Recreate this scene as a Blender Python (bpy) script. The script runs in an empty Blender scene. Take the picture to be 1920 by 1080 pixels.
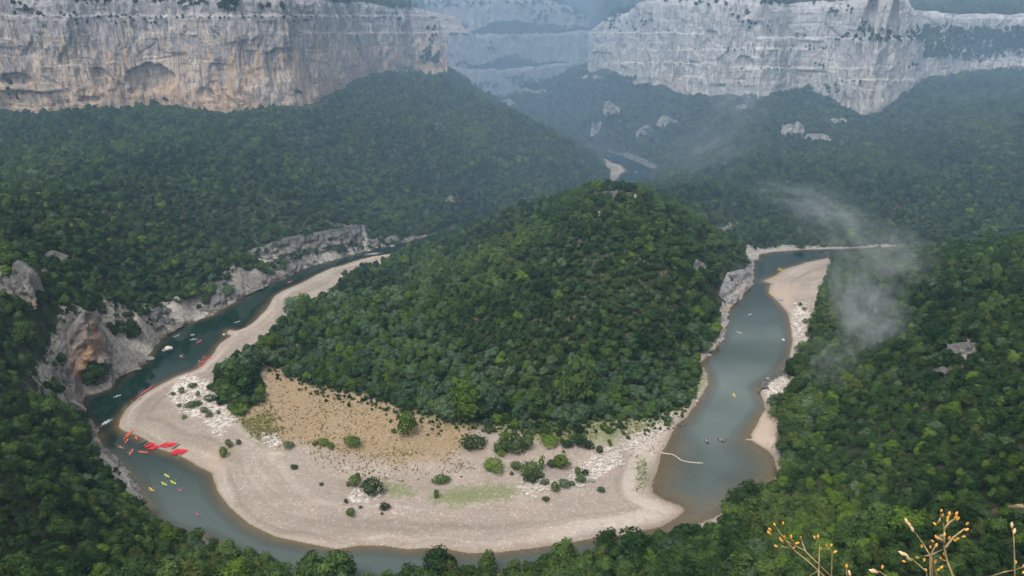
import bpy, math, random, time
import numpy as np
from mathutils import Vector, Matrix
T0 = time.time()
rnd = random.Random(7)
RG = np.random.RandomState(11)
scene = bpy.context.scene
COL = scene.collection

# ------------------------------------------------------------------ camera
FPX, PITCH, CAMZ = 1492.0, math.radians(21.9), 200.0
cd = bpy.data.cameras.new("camera"); cam = bpy.data.objects.new("camera", cd); COL.objects.link(cam)
cd.sensor_width = 36.0; cd.lens = FPX/1920*36.0
cd.clip_start = 0.05; cd.clip_end = 20000
cam.location = (0, 0, CAMZ); cam.rotation_euler = (math.pi/2-PITCH, 0, 0)
scene.camera = cam
# ------------------------------------------------------------------ world, sun, exposure
SUN_EL, SUN_AZ = math.radians(60), math.radians(212)   # azimuth clockwise from +Y
w = bpy.data.worlds.new("World"); scene.world = w; w.use_nodes = True
nt = w.node_tree; nt.nodes.clear()
sky = nt.nodes.new('ShaderNodeTexSky'); sky.sky_type = 'NISHITA'; sky.sun_disc = False
sky.sun_elevation = SUN_EL; sky.sun_rotation = SUN_AZ
sky.air_density = 1.3; sky.dust_density = 4.0; sky.ozone_density = 1.0
hs = nt.nodes.new('ShaderNodeHueSaturation'); hs.inputs['Saturation'].default_value = 0.10
bg = nt.nodes.new('ShaderNodeBackground'); bg.inputs['Strength'].default_value = 0.14
wo = nt.nodes.new('ShaderNodeOutputWorld')
nt.links.new(sky.outputs[0], hs.inputs['Color']); nt.links.new(hs.outputs[0], bg.inputs[0]); nt.links.new(bg.outputs[0], wo.inputs[0])
sl = bpy.data.lights.new("sun", 'SUN'); sl.energy = 1.4; sl.angle = math.radians(18); sl.color = (1.0, 0.95, 0.87)
so = bpy.data.objects.new("sun", sl); COL.objects.link(so)
sd_ = Vector((math.sin(SUN_AZ)*math.cos(SUN_EL), math.cos(SUN_AZ)*math.cos(SUN_EL), math.sin(SUN_EL)))
so.rotation_euler = sd_.to_track_quat('Z', 'Y').to_euler()
so.location = (0, -50, 400)
scene.view_settings.view_transform = 'Standard'; scene.view_settings.look = 'None'
scene.view_settings.exposure = 0.80; scene.view_settings.gamma = 1.0
scene.cycles.max_bounces = 5; scene.cycles.diffuse_bounces = 2; scene.cycles.glossy_bounces = 2
scene.cycles.transparent_max_bounces = 6; scene.cycles.volume_bounces = 0
scene.cycles.use_denoising = True
HAZE = 0.00011; HAZE_COL = (0.40, 0.64, 0.88)

# ------------------------------------------------------------------ projection helpers
cp, sp_ = math.cos(PITCH), math.sin(PITCH)
Fv = np.array([0, cp, -sp_]); Rv = np.array([1., 0, 0]); Uv = np.array([0, sp_, cp])
def ray(px, py):
    return Fv + (px-960)/FPX*Rv + (540-py)/FPX*Uv
def at_z(px, py, z):
    d = ray(px, py); t = (z-CAMZ)/d[2]
    return np.array([0, 0, CAMZ]) + t*d
def at_y(px, py, y):
    d = ray(px, py); t = y/d[1]
    return np.array([0, 0, CAMZ]) + t*d
def at_depth(px, py, dep):
    return np.array([0, 0, CAMZ]) + dep*ray(px, py)
def project(x, y, z):
    dz = z-CAMZ
    dep = y*cp - dz*sp_
    dep_s = np.where(dep > .1, dep, .1)
    return 960+FPX*x/dep_s, 540-FPX*(y*sp_+dz*cp)/dep_s, dep

# ------------------------------------------------------------------ numpy noise
def _h(ix, iy, s):
    n = (ix*374761393 + iy*668265263 + s*974634777) & 0xffffffff
    n = ((n ^ (n >> 13))*1274126177) & 0xffffffff
    return ((n ^ (n >> 16)) & 0xffff)/65535.0
def vnoise(x, y, s=0):
    x = np.asarray(x, float); y = np.asarray(y, float)
    ix = np.floor(x).astype(np.int64); iy = np.floor(y).astype(np.int64)
    fx = x-ix; fy = y-iy; fx = fx*fx*(3-2*fx); fy = fy*fy*(3-2*fy)
    a = _h(ix, iy, s); b = _h(ix+1, iy, s); c = _h(ix, iy+1, s); d = _h(ix+1, iy+1, s)
    return (a+(b-a)*fx)*(1-fy)+(c+(d-c)*fx)*fy
def fbm(x, y, s=0, o=4, g=.5):
    r = 0; a = 1; t = 0
    for i in range(o):
        r = r+a*(vnoise(x*2**i+13.7*i, y*2**i-7.1*i, s+i)-.5); t += a; a *= g
    return r/t*2
def sstep(a, b, x):
    t = np.clip((x-a)/(b-a), 0, 1); return t*t*(3-2*t)

# ------------------------------------------------------------------ traced outlines (photo pixels, on the water plane)
RIVER = [(850,428),(800,442),(750,455),(703,467),(640,482),(567,503),(517,527),(460,553),(400,590),(360,603),(333,613),(290,647),(270,677),
 (233,703),(213,712),(207,727),(180,737),(155,743),(150,763),(152,790),(170,808),(182,817),(185,843),(203,857),(222,877),(247,900),
 (263,933),(277,953),(293,985),(330,1003),(380,1010),(440,1045),(480,1072),(560,1095),(700,1098),(870,1088),(1000,1068),(1100,1053),
 (1180,1037),(1235,1020),(1290,990),(1340,970),(1400,940),(1450,908),(1460,885),(1452,855),(1430,838),(1412,828),(1408,815),(1420,795),
 (1428,778),(1436,768),(1432,750),(1425,735),(1422,728),(1440,716),(1460,703),(1480,673),(1485,643),(1483,613),(1477,587),
 (1460,567),(1443,550),(1442,540),(1447,532),(1430,527),(1453,517),(1470,505),(1513,492),(1563,482),(1600,479),(1640,474),(1800,466),
 (1960,458),(2100,452),(2100,441),(1960,448),(1810,457),(1673,462),(1580,466),(1513,468),(1453,472),(1423,477),(1423,486),(1408,489),
 (1408,517),(1403,537),(1387,557),(1367,578),(1357,593),(1355,613),(1347,643),(1323,670),(1313,680),(1326,703),(1328,720),(1305,757),
 (1287,783),(1270,794),(1264,805),(1258,817),(1250,834),(1242,846),(1238,858),(1236,868),(1232,885),(1222,905),(1224,925),(1245,938),(1270,946),(1285,955),(1275,967),(1240,987),
 (1173,1003),(1123,1007),(1073,1017),(1007,1027),(940,1035),(873,1037),(827,1027),(763,1030),(723,1023),(673,1023),(633,1030),
 (583,1020),(517,1007),(467,983),(430,950),(407,920),(397,887),(373,875),(353,863),(333,852),(300,842),(260,817),(233,808),(222,800),
 (227,783),(240,763),(267,740),(303,720),(335,704),(369,693),(393,672),(403,660),(411,645),(420,639),(436,628),(424,627),(428,618),
 (436,619),(443,621),(463,613),(476,604),(500,580),(513,557),(530,545),(567,530),(600,512),(620,503),(640,498),(670,488),(700,481),(748,474),
 (780,462),(820,446),(850,440),(930,440),(1050,412),(1150,382),(1205,352),(1230,322),(1225,315),(1207,307),(1173,293),(1140,283),
 (1107,277),(1088,267),(1060,258),(1060,263),(1095,276),(1120,284),(1137,300),(1146,306),(1163,309),(1173,320),(1160,328),(1150,340),
 (1100,372),(1000,396),(900,424)]
rivW = np.array([at_z(a, b, 0)[:2] for a, b in RIVER])
def inside(poly, X, Y):
    r = np.zeros(X.shape, bool); n = len(poly)
    for i in range(n):
        x1, y1 = poly[i]; x2, y2 = poly[(i+1) % n]
        if y1 == y2: continue
        c = ((y1 > Y) != (y2 > Y))
        r ^= c & (X < (x2-x1)*(Y-y1)/(y2-y1)+x1)
    return r
def segdist(line, X, Y, closed=True):
    d = np.full(X.shape, 1e12); u = np.zeros(X.shape); side = np.zeros(X.shape); acc = 0.
    n = len(line)
    for i in range(n if closed else n-1):
        a = line[i]; b = line[(i+1) % n]; e = b-a; L = float(e@e)+1e-9
        t = np.clip(((X-a[0])*e[0]+(Y-a[1])*e[1])/L, 0, 1)
        dx = X-(a[0]+t*e[0]); dy = Y-(a[1]+t*e[1]); q = dx*dx+dy*dy
        m = q < d
        d = np.where(m, q, d); u = np.where(m, i+t, u)
        if not closed: side = np.where(m, e[0]*(Y-a[1])-e[1]*(X-a[0]), side)
    return np.sqrt(d), u, side

# ------------------------------------------------------------------ big cliff walls: (px, base_py, base_z, top_py)
def wallcols(lst):
    out = []
    for px, pb, zb, ptp in lst:
        b = at_z(px, pb, zb); t = at_y(px, ptp, b[1])
        out.append((b[0], b[1], zb, t[2]))
    return np.array(out)
W_LEFT = wallcols([(-420,225,84,-20),(-150,215,84,-14),(0,207,84,-8),(150,206,85,-6),(300,198,84,-6),(450,206,82,-6),(560,204,80,-6),(640,172,86,-5),
 (700,142,90,4),(780,134,88,14),(812,138,86,28),(838,152,80,62)])
W_RIGHT = wallcols([(1100,128,70,62),(1135,126,72,32),(1200,140,70,-2),(1300,168,68,4),(1360,178,67,-8),(1430,182,66,6),(1500,178,63,8),(1560,184,62,-2),(1625,210,58,-12),
 (1690,178,66,-6),(1725,150,72,22),(1800,136,75,28),(1920,134,76,30),(2150,120,80,25)])
FAR_Y = 1235.
def farw(lst, dy):
    return np.array([(at_y(px, pb, FAR_Y+dy)[0], FAR_Y+dy+ox, at_y(px, pb, FAR_Y+dy+ox)[2], at_y(px, ptp, FAR_Y+dy+ox)[2]) for px, pb, ptp, ox in lst])
W_FARA = farw([(800,160,128,40),(860,166,130,0),(930,200,132,-10),(990,192,128,-5),(1060,165,122,0),(1120,150,118,10)], 0)
W_FARB = farw([(790,122,60,20),(850,128,64,0),(950,128,66,-5),(1040,126,64,0),(1120,118,58,5)], 26)
W_FARC = farw([(760,62,4,30),(850,64,-8,0),(950,60,-2,-5),(1020,54,2,0),(1080,52,14,0),(1112,50,42,8)], 52)
WALLS = [W_LEFT, W_RIGHT, W_FARA, W_FARB, W_FARC]

# low rock banks: (base px,py,z) (top px,py) setback
def bankcols(lst):
    out = []
    for bx, by, bz, tx, ty, s in lst:
        b = at_z(bx, by, bz); t = at_y(tx, ty, b[1]+s)
        out.append((b[0], b[1], bz, t[0], t[1], max(t[2], bz+.5)))
    return np.array(out)
B_STRIP = bankcols([(800,444,-.5,790,437,6),(750,457,-.5,742,446,8),(703,468,-.5,695,456,8),(670,476,-.5,664,460,9),(640,483,-.5,635,462,11),(600,495,-.5,592,466,12),(567,505,-.5,560,474,12),(517,529,-.5,508,491,12),
 (460,555,-.5,450,514,12),(430,572,-.5,415,520,13),(400,591,-.5,388,570,10),(360,604,-.5,350,584,9),(333,615,-.5,318,570,12),(300,641,-.5,284,578,14),(288,652,-.5,255,600,16)])
B_TAN = bankcols([(270,679,-.5,252,640,14),(248,697,-.5,228,650,16),(233,705,-.5,205,645,20),(213,714,-.5,200,610,18),(205,728,-.5,178,590,16),(180,739,-.5,160,584,13),(165,745,-.5,140,604,12),(153,748,-.5,118,630,10),
 (148,765,-.5,90,660,12),(152,791,-.5,95,705,10),(168,809,-.5,130,770,8),(181,818,-.5,158,797,6),(184,843,-.5,163,822,6),(203,858,-.5,184,838,6),(222,878,-.5,203,860,6),(247,901,-.5,228,884,6),(263,934,-.5,246,915,5),(277,954,-.5,262,940,5),(293,985,-.5,284,972,4)])
B_UPPER = bankcols([(470,482,12,462,470,6),(500,486,11,494,462,5),(540,476,11,532,448,5),(580,470,10,574,440,6),(620,462,9,612,434,6),(650,462,6,645,428,5),(675,458,4,668,420,5),(686,452,3,684,424,6)])
B_WHITE = bankcols([(1412,488,-.5,1404,486,3),(1410,517,-.5,1404,502,3),(1405,538,-.5,1390,506,5),(1390,557,-.5,1366,512,6),(1368,580,-.5,1338,560,7),(1358,594,-.5,1335,578,6),(1356,614,-.5,1334,594,6),(1347,645,-.5,1322,632,5),(1323,672,-.5,1304,660,4)])
B_FARBANK = bankcols([(1128,280,-.5,1124,274,6),(1173,294,-.5,1176,286,6),(1207,308,-.5,1212,300,5),(1228,318,-.5,1234,312,4)])
B_RBANK = bankcols([(1424,471,-.5,1420,464,6),(1500,468,-.5,1500,465,6),(1560,467,-.5,1560,461,7),(1620,465,-.5,1622,459,6),(1680,463,-.5,1684,460,5),(1760,459,-.5,1762,457,4)])
B_POINT = bankcols([(1424,742,-.5,1430,728,4),(1422,729,-.5,1432,716,5),(1442,716,-.5,1456,704,5),(1462,703,-.5,1476,694,3)])
BANKS = [B_STRIP, B_TAN, B_UPPER, B_WHITE, B_FARBANK, B_RBANK, B_POINT]
# rock outcrops inside the woods: list of columns each
def oc(px, py, z, wpx, hpx, s=4, n=5, sl=0, seed=0):
    r = random.Random(int(px*7+py)); L = []
    for i in range(n):
        f = i/(n-1); x = px+(f-.5)*wpx; e = min(1, 4*f+.35, 4*(1-f)+.35)*r.choice([.55, .8, 1., 1.])
        L.append((x, py+sl*(f-.5)+r.uniform(-2, 2), z, x+r.uniform(-2, 2), py+sl*(f-.5)-hpx*e*r.uniform(.75, 1.1), s))
    return bankcols(L)
OUTC = [oc(1120,258,8,28,38,5), oc(1146,212,42,34,24,5), oc(1212,258,15,44,22,5), oc(1252,236,30,44,22,6), oc(1215,158,62,60,14,6), oc(1110,148,60,40,10,5),
        oc(1485,252,46,44,32,5), oc(1530,262,42,60,12,4), oc(1475,240,48,30,10,3), oc(1570,230,52,40,9,3), oc(1393,206,56,26,14,4), oc(1480,160,66,60,20,6),
        oc(30,565,50,90,78,7,7,14), oc(100,490,48,58,26,5), oc(150,420,56,26,12,4), oc(85,525,47,30,24,4), oc(1245,360,20,28,8,3), oc(1150,368,59,76,9,4),
        oc(1360,432,14,46,12,5,5,-12), oc(1312,510,30,30,34,5), oc(1800,660,52,60,24,5), oc(1772,715,44,14,44,3,4), oc(845,378,16,24,14,4), oc(1590,150,70,60,14,6),
        oc(820,240,60,14,12,3), oc(700,462,3,30,16,4), oc(735,455,2,30,14,4), oc(940,205,26,60,22,6), oc(1000,180,36,70,18,6)]

# ------------------------------------------------------------------ terrain heights
CP = []
def c(px, py, z): p = at_z(px, py, z); CP.append((p[0], p[1], z))
def cw(x, y, z): CP.append((x, y, z))
for i in range(0, len(RIVER), 2): CP.append((rivW[i][0], rivW[i][1], .0))
for t in [(680,400,26),(560,440,22),(440,470,30),(480,500,14),(100,350,55),(300,350,55),(500,350,46),(700,300,46),(850,250,54),(850,168,80),(950,212,63),(1050,262,40),(1120,316,8),
  (1148,326,3),(950,208,16),(1020,232,9),(0,440,64),(100,430,58),(0,620,46),(60,640,40),(300,450,38),(200,540,38),(330,530,24),(250,560,30),(600,400,26),(700,385,20),(800,400,10),(900,370,12),(1000,340,15),
  (0,780,40),(60,820,34),(110,790,20),(0,900,52),(0,1060,64),(120,900,24),(200,1000,20),(300,1060,12),(215,960,8),(100,1060,42),(420,1085,9),(600,1110,3),(900,1110,3),(1100,1080,5),
  (1500,900,10),(1480,940,10),(1500,1000,22),(1500,1070,32),(1300,1060,14),(1380,1000,9),(1700,900,45),(1600,900,27),(1700,1060,55),(1900,1060,70),(1900,900,70),(1900,700,62),(1700,700,35),(1560,700,13),(1500,760,6),(1550,600,5),
  (1700,600,23),(1900,600,52),(1900,500,44),(1750,500,21),(1920,450,38),(1750,472,14),(1660,484,5),(1560,800,17),(2200,1060,84),(2200,700,90),(2200,500,70),(2200,440,48),
  (1500,400,14),(1430,440,6),(1500,300,36),(1500,220,55),(1300,350,20),(1300,280,24),(1400,300,32),(1400,250,44),(1200,250,17),(1200,200,46),(1100,200,42),(1100,245,10),(1000,205,30),(960,195,20),
  (1250,300,6),(1800,400,15),(1950,400,17),(1800,300,36),(1950,300,40),(1900,200,60),(1700,250,46),(2200,300,50),(1640,440,5),(1640,300,36),
  (1150,352,62),(1050,370,51),(950,402,33),(880,430,15),(1250,388,50),(1320,428,38),(1380,468,21),(1400,455,7),(1150,450,52),(1150,550,32),(1150,650,15),(1100,740,3),(950,450,27),(950,550,21),(950,650,11),
  (850,500,13),(800,600,8),(760,520,5),(700,550,3),(600,600,2),(700,700,2),(560,640,2),(950,740,3),(1250,500,42),(1250,600,22),(1320,560,17),(1300,620,9),(1280,700,3),(1345,535,16),(1220,740,2.5),
  (500,720,1.8),(600,800,1.8),(800,850,1.7),(1000,900,1.6),(1150,880,1.4),(800,960,1.0),(500,880,1.2),(300,780,1.0),(600,960,.9),(1000,980,.8),(1230,930,.5),(1500,560,1.0),(1500,620,1.2),
  (-200,500,85),(-200,800,70),(-200,1060,95),(-400,300,90),(-200,300,72)]: c(*t)
for t in [(100,590,44),(40,612,22),(150,625,34),(0,150,28),(0,105,70),(-70,150,40),(60,150,34),(-70,105,80),(70,105,80),(140,105,90),(-140,105,90),(220,100,110),(-220,100,110),(0,60,110),
  (-700,1000,95),(-300,1100,92),(-200,1170,60),(300,1300,45),(700,1300,85),(0,1500,70),(-500,1500,95),(500,1500,90),(900,1000,85),(900,500,85),(-800,500,100),(-900,1500,100),(900,1500,95),(-300,1300,32),
  (100,1300,22),(-100,1300,24),(0,1250,26),(-150,1010,88)]: cw(*t)
for W in WALLS[:2]:
    for r in W:
        CP.append((r[0], r[1], r[2])); CP.append((r[0]*1.06, r[1]*1.06, r[2]+2))
for r in W_FARA: CP.append((r[0], r[1], r[2]))
for B in BANKS:
    for r in B:
        CP.append((r[0], r[1], max(r[2], 0))); CP.append((r[3], r[4], r[5]))
for B in OUTC:
    for r in B[1:-1:2]:
        k_ = r[1]/np.hypot(r[0], r[1]); CP.append((r[0], r[1], r[2])); CP.append((r[3]*(1+12/r[1]), r[4]+12, r[2]+.7*(r[5]-r[2])))
CP = np.array(CP)
keep = []
for i in range(len(CP)):
    if all((CP[i, 0]-CP[j, 0])**2+(CP[i, 1]-CP[j, 1])**2 > 1.0 for j in keep): keep.append(i)
CP = CP[keep]
D = np.hypot(CP[:, None, 0]-CP[None, :, 0], CP[:, None, 1]-CP[None, :, 1])
n = len(CP); A = np.zeros((n+3, n+3)); A[:n, :n] = -D + np.eye(n)*1.2
P1 = np.c_[np.ones(n), CP[:, :2]/1000]; A[:n, n:] = P1; A[n:, :n] = P1.T
sol = np.linalg.solve(A, np.r_[CP[:, 2], 0, 0, 0])
def tps(X, Y):
    out = sol[n]+sol[n+1]*X/1000+sol[n+2]*Y/1000
    for i in range(n): out = out-sol[i]*np.sqrt((X-CP[i, 0])**2+(Y-CP[i, 1])**2)
    return out
GX = np.arange(-1000, 1001, 3.5); GY = np.arange(30, 1640, 3.5)
gx, gy = np.meshgrid(GX, GY)
G_t = tps(gx, gy)
G_w = np.zeros_like(G_t)
WEXT = {}
def wallfield(W, gx, gy):
    k = [i for i, q in enumerate(WALLS) if q is W][0]
    P = W[:, :2]; (x0, y0), (x1, y1) = P[0], P[-1]
    if k == 0: pre = [(x0-700, y0+40)]; post = [(x1-6, y1+45), (x1-40, y1+170), (x1-60, 1900)]
    elif k == 1: pre = [(x0+30, 1900), (x0+12, y0+160), (x0+4, y0+50)]; post = [(x1+700, y1+60)]
    else: pre = [(x0-500, y0+30)]; post = [(x1+500, y1+30)]
    Q = np.array(pre+[tuple(p) for p in P]+post)
    up = W[:, 3]-W[:, 2]; U = np.r_[[up[0]]*len(pre), up, [up[-1]]*len(post)]
    d, u, _ = segdist(Q, gx, gy, closed=False)
    poly = [tuple(q) for q in Q]+[(Q[-1][0], 3000), (Q[0][0], 3000)]
    s = np.where(inside(poly, gx, gy), d, -d)
    return s, np.interp(u, np.arange(len(Q)), U)
for W in WALLS:
    s, up = wallfield(W, gx, gy)
    G_w += up*(sstep(21., 28., s) if W is W_RIGHT else sstep(11., 18., s))
G_w += 45*sstep(1420, 1640, gy)
G_t = np.minimum(G_t, 130)
FX = np.arange(-460, 700, 2.0); FY = np.arange(190, 1120, 2.0)
fx_, fy_ = np.meshgrid(FX, FY)
dd, _, _ = segdist(rivW, fx_, fy_)
G_sd = np.where(inside(rivW, fx_, fy_), -dd, dd)
def bil(G, X0, Y0, st, X, Y, fill=None):
    u = (X-X0)/st; v = (Y-Y0)/st
    ok = (u >= 0) & (v >= 0) & (u < G.shape[1]-1.001) & (v < G.shape[0]-1.001)
    u = np.clip(u, 0, G.shape[1]-1.001); v = np.clip(v, 0, G.shape[0]-1.001)
    i = u.astype(int); j = v.astype(int); a = u-i; b = v-j
    r = (G[j, i]*(1-a)+G[j, i+1]*a)*(1-b)+(G[j+1, i]*(1-a)+G[j+1, i+1]*a)*b
    return r if fill is None else np.where(ok, r, fill)
def SD(X, Y): return bil(G_sd, FX[0], FY[0], 2.0, X, Y, fill=200.)
def in_pp(poly, PX, PY): return inside(poly, PX, PY)
BAR = [(748,468),(745,484),(700,497),(665,506),(645,518),(604,555),(570,573),(545,594),(507,623),(486,639),(450,666),(418,688),(400,712),(392,734),(402,750),(430,765),(452,782),(480,760),(498,728),(486,700),
 (490,678),(520,690),(560,710),(610,728),(700,748),(760,768),(830,785),(900,790),(960,800),(1000,803),(1060,798),(1150,788),(1230,782),(1285,757),(1300,735),(1304,700),(1315,672),(1345,640),(1350,610),
 (1400,650),(1400,800),(1350,1000),(700,1100),(300,920),(180,780),(230,680),(450,575),(640,485)]
RBAR = [(1610,474),(1563,486),(1553,505),(1540,540),(1528,580),(1515,620),(1522,640),(1500,670),(1478,690),(1480,705),(1495,725),(1470,745),(1445,765),(1458,800),(1452,830),(1440,850),(1400,850),(1400,500),(1500,478)]
CAVE = at_z(180, 726, 0)[:2]*1.008
def hgt(X, Y):
    X = np.asarray(X, float); Y = np.asarray(Y, float)
    t = bil(G_t, GX[0], GY[0], 3.5, X, Y)
    wv = bil(G_w, GX[0], GY[0], 3.5, X, Y)
    sd = SD(X, Y)
    px, py, _ = project(X, Y, t)
    bar = (in_pp(BAR, px, py) | in_pp(RBAR, px, py)) & (Y < 600)
    am = np.where(bar, 0.0, sstep(4, 30, sd))
    t = t + am*(fbm(X/70, Y/70, 3, 4)*3.5 + sstep(10, 90, sd)*sstep(.2, .8, np.where((Y > 640) | (X < -180), 1., 0.))*7*(1-2*np.abs(fbm(X/95+.5*fbm(X/60, Y/60, 15), Y/190, 14, 3))-.45)) + np.where(bar, .25, 0)*fbm(X/14, Y/14, 5, 3)*sstep(0, 8, sd)
    t = np.minimum(t, 1.0+1.7*np.maximum(sd, 0)+np.where(Y < 700, 200., 0))
    land = np.maximum(t, .06+.035*np.minimum(sd, 25)+.05*vnoise(X/2, Y/2, 9))
    land = np.where(bar, np.minimum(land, .06+.09*sd+.15*fbm(X/20, Y/20, 4)), land)
    bed = -np.minimum(3.6, .04+.16*np.abs(sd)*(1-.65*sstep(1150, 1200, px)*sstep(760, 860, py)))
    z = np.where(sd > 0, np.maximum(land, .04), bed) + wv
    z = z-np.where(sd > 0, 1, 0)*np.maximum(z-.8, 0)*sstep(9.5, 5., np.hypot(X-CAVE[0], Y-CAVE[1]))
    far = sstep(1600, 2600, np.hypot(X, Y))
    z = z*(1-far) + far*(150+60*fbm(X/900, Y/900, 21, 3))
    hx = X-700; hy = Y-4300
    z = z+175*np.exp(-((X-600)/1500)**2-((Y-4300)/900)**2)
    front = np.where(Y < 1.6, 198.45, 198.45-1.25*(Y-1.6))
    front = front + np.where(Y < 1.3, 0, np.minimum(Y*.08, 2)*fbm(X/9, Y/9, 31))*(Y > 1.3)
    k = sstep(45, 112, Y)
    return front*(1-k)+z*k
def hit(px, py, zoff=0.0):
    d = ray(px, py)
    ts = np.arange(120., 1900., 1.5)
    X = d[0]*ts; Y = d[1]*ts; Z = CAMZ+d[2]*ts
    H = hgt(X, Y)
    m = np.nonzero(Z < H)[0]
    i = m[0] if len(m) else len(ts)-1
    t0, t1 = ts[max(i-1, 0)], ts[i]
    for _ in range(10):
        tm = (t0+t1)/2
        if CAMZ+d[2]*tm < float(hgt(np.array([d[0]*tm]), np.array([d[1]*tm]))[0]): t1 = tm
        else: t0 = tm
    return np.array([d[0]*t1, d[1]*t1, CAMZ+d[2]*t1])

def hits(pxs, pys):
    out = []
    for k in range(0, len(pxs), 400):
        d = np.array([ray(a, b) for a, b in zip(pxs[k:k+400], pys[k:k+400])]); ts = np.exp(np.linspace(math.log(120.), math.log(1700.), 420))
        Xh = d[:, :1]*ts; Yh = d[:, 1:2]*ts; Zh = CAMZ+d[:, 2:]*ts
        df = Zh-hgt(Xh, Yh); m = df < 0; m[:, -1] = True; i = np.maximum(m.argmax(1), 1); r_ = np.arange(len(d))
        f0, f1 = df[r_, i-1], df[r_, i]; f = np.clip(f0/(f0-f1+1e-9), 0, 1); t = ts[i-1]+(ts[i]-ts[i-1])*f
        x_, y_ = d[:, 0]*t, d[:, 1]*t; out.append(np.c_[x_, y_, hgt(x_, y_)])
    return np.concatenate(out)
# ------------------------------------------------------------------ mesh helpers
def mk(name, V, Fs, mat=None, parent=None, smooth=True, link=True, mi=None):
    """Fs: numpy (n,k) array or list of faces"""
    me = bpy.data.meshes.new(name)
    V = np.asarray(V, np.float32)
    if isinstance(Fs, np.ndarray):
        k = Fs.shape[1]; nf = len(Fs)
        me.vertices.add(len(V)); me.vertices.foreach_set('co', V.ravel())
        me.loops.add(nf*k); me.polygons.add(nf)
        me.loops.foreach_set('vertex_index', Fs.ravel().astype(np.int32))
        me.polygons.foreach_set('loop_start', np.arange(0, nf*k, k, dtype=np.int32))
        me.update(calc_edges=True)
    else:
        me.from_pydata([tuple(map(float, v)) for v in V], [], Fs)
    if smooth and len(me.polygons): me.polygons.foreach_set('use_smooth', np.ones(len(me.polygons), bool))
    mats = mat if isinstance(mat, (list, tuple)) else ([mat] if mat else [])
    for m in mats: me.materials.append(m)
    if mi is not None: me.polygons.foreach_set('material_index', np.asarray(mi, np.int32))
    me.update()
    o = bpy.data.objects.new(name, me)
    if link: COL.objects.link(o)
    if parent is not None: o.parent = parent
    return o
def setattr_col(me, name, arr):
    a = me.attributes.new(name, 'FLOAT_COLOR', 'POINT')
    q = np.ones((len(arr), 4), np.float32); q[:, :arr.shape[1]] = arr
    a.data.foreach_set('color', q.ravel())
def setattr_f(me, name, arr):
    a = me.attributes.new(name, 'FLOAT', 'POINT'); a.data.foreach_set('value', np.asarray(arr, np.float32))
def tag(o, label=None, cat=None, group=None, kind=None):
    if label: o['label'] = label
    if cat: o['category'] = cat
    if group: o['group'] = group
    if kind: o['kind'] = kind
    return o
def empty(name, loc, rz=0.0):
    o = bpy.data.objects.new(name, None); COL.objects.link(o); o.location = loc; o.rotation_euler = (0, 0, rz)
    o.empty_display_size = .3
    return o
def copy_tree(o, parent=None):
    q = o.copy(); COL.objects.link(q); q.parent = parent
    for ch in list(o.children): copy_tree(ch, q)
    return q
def gridfaces(nu, nv):
    i = np.arange(nu-1)[:, None]*nv+np.arange(nv-1)[None, :]
    i = i.ravel()
    return np.stack([i, i+nv, i+nv+1, i+1], 1)

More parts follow.
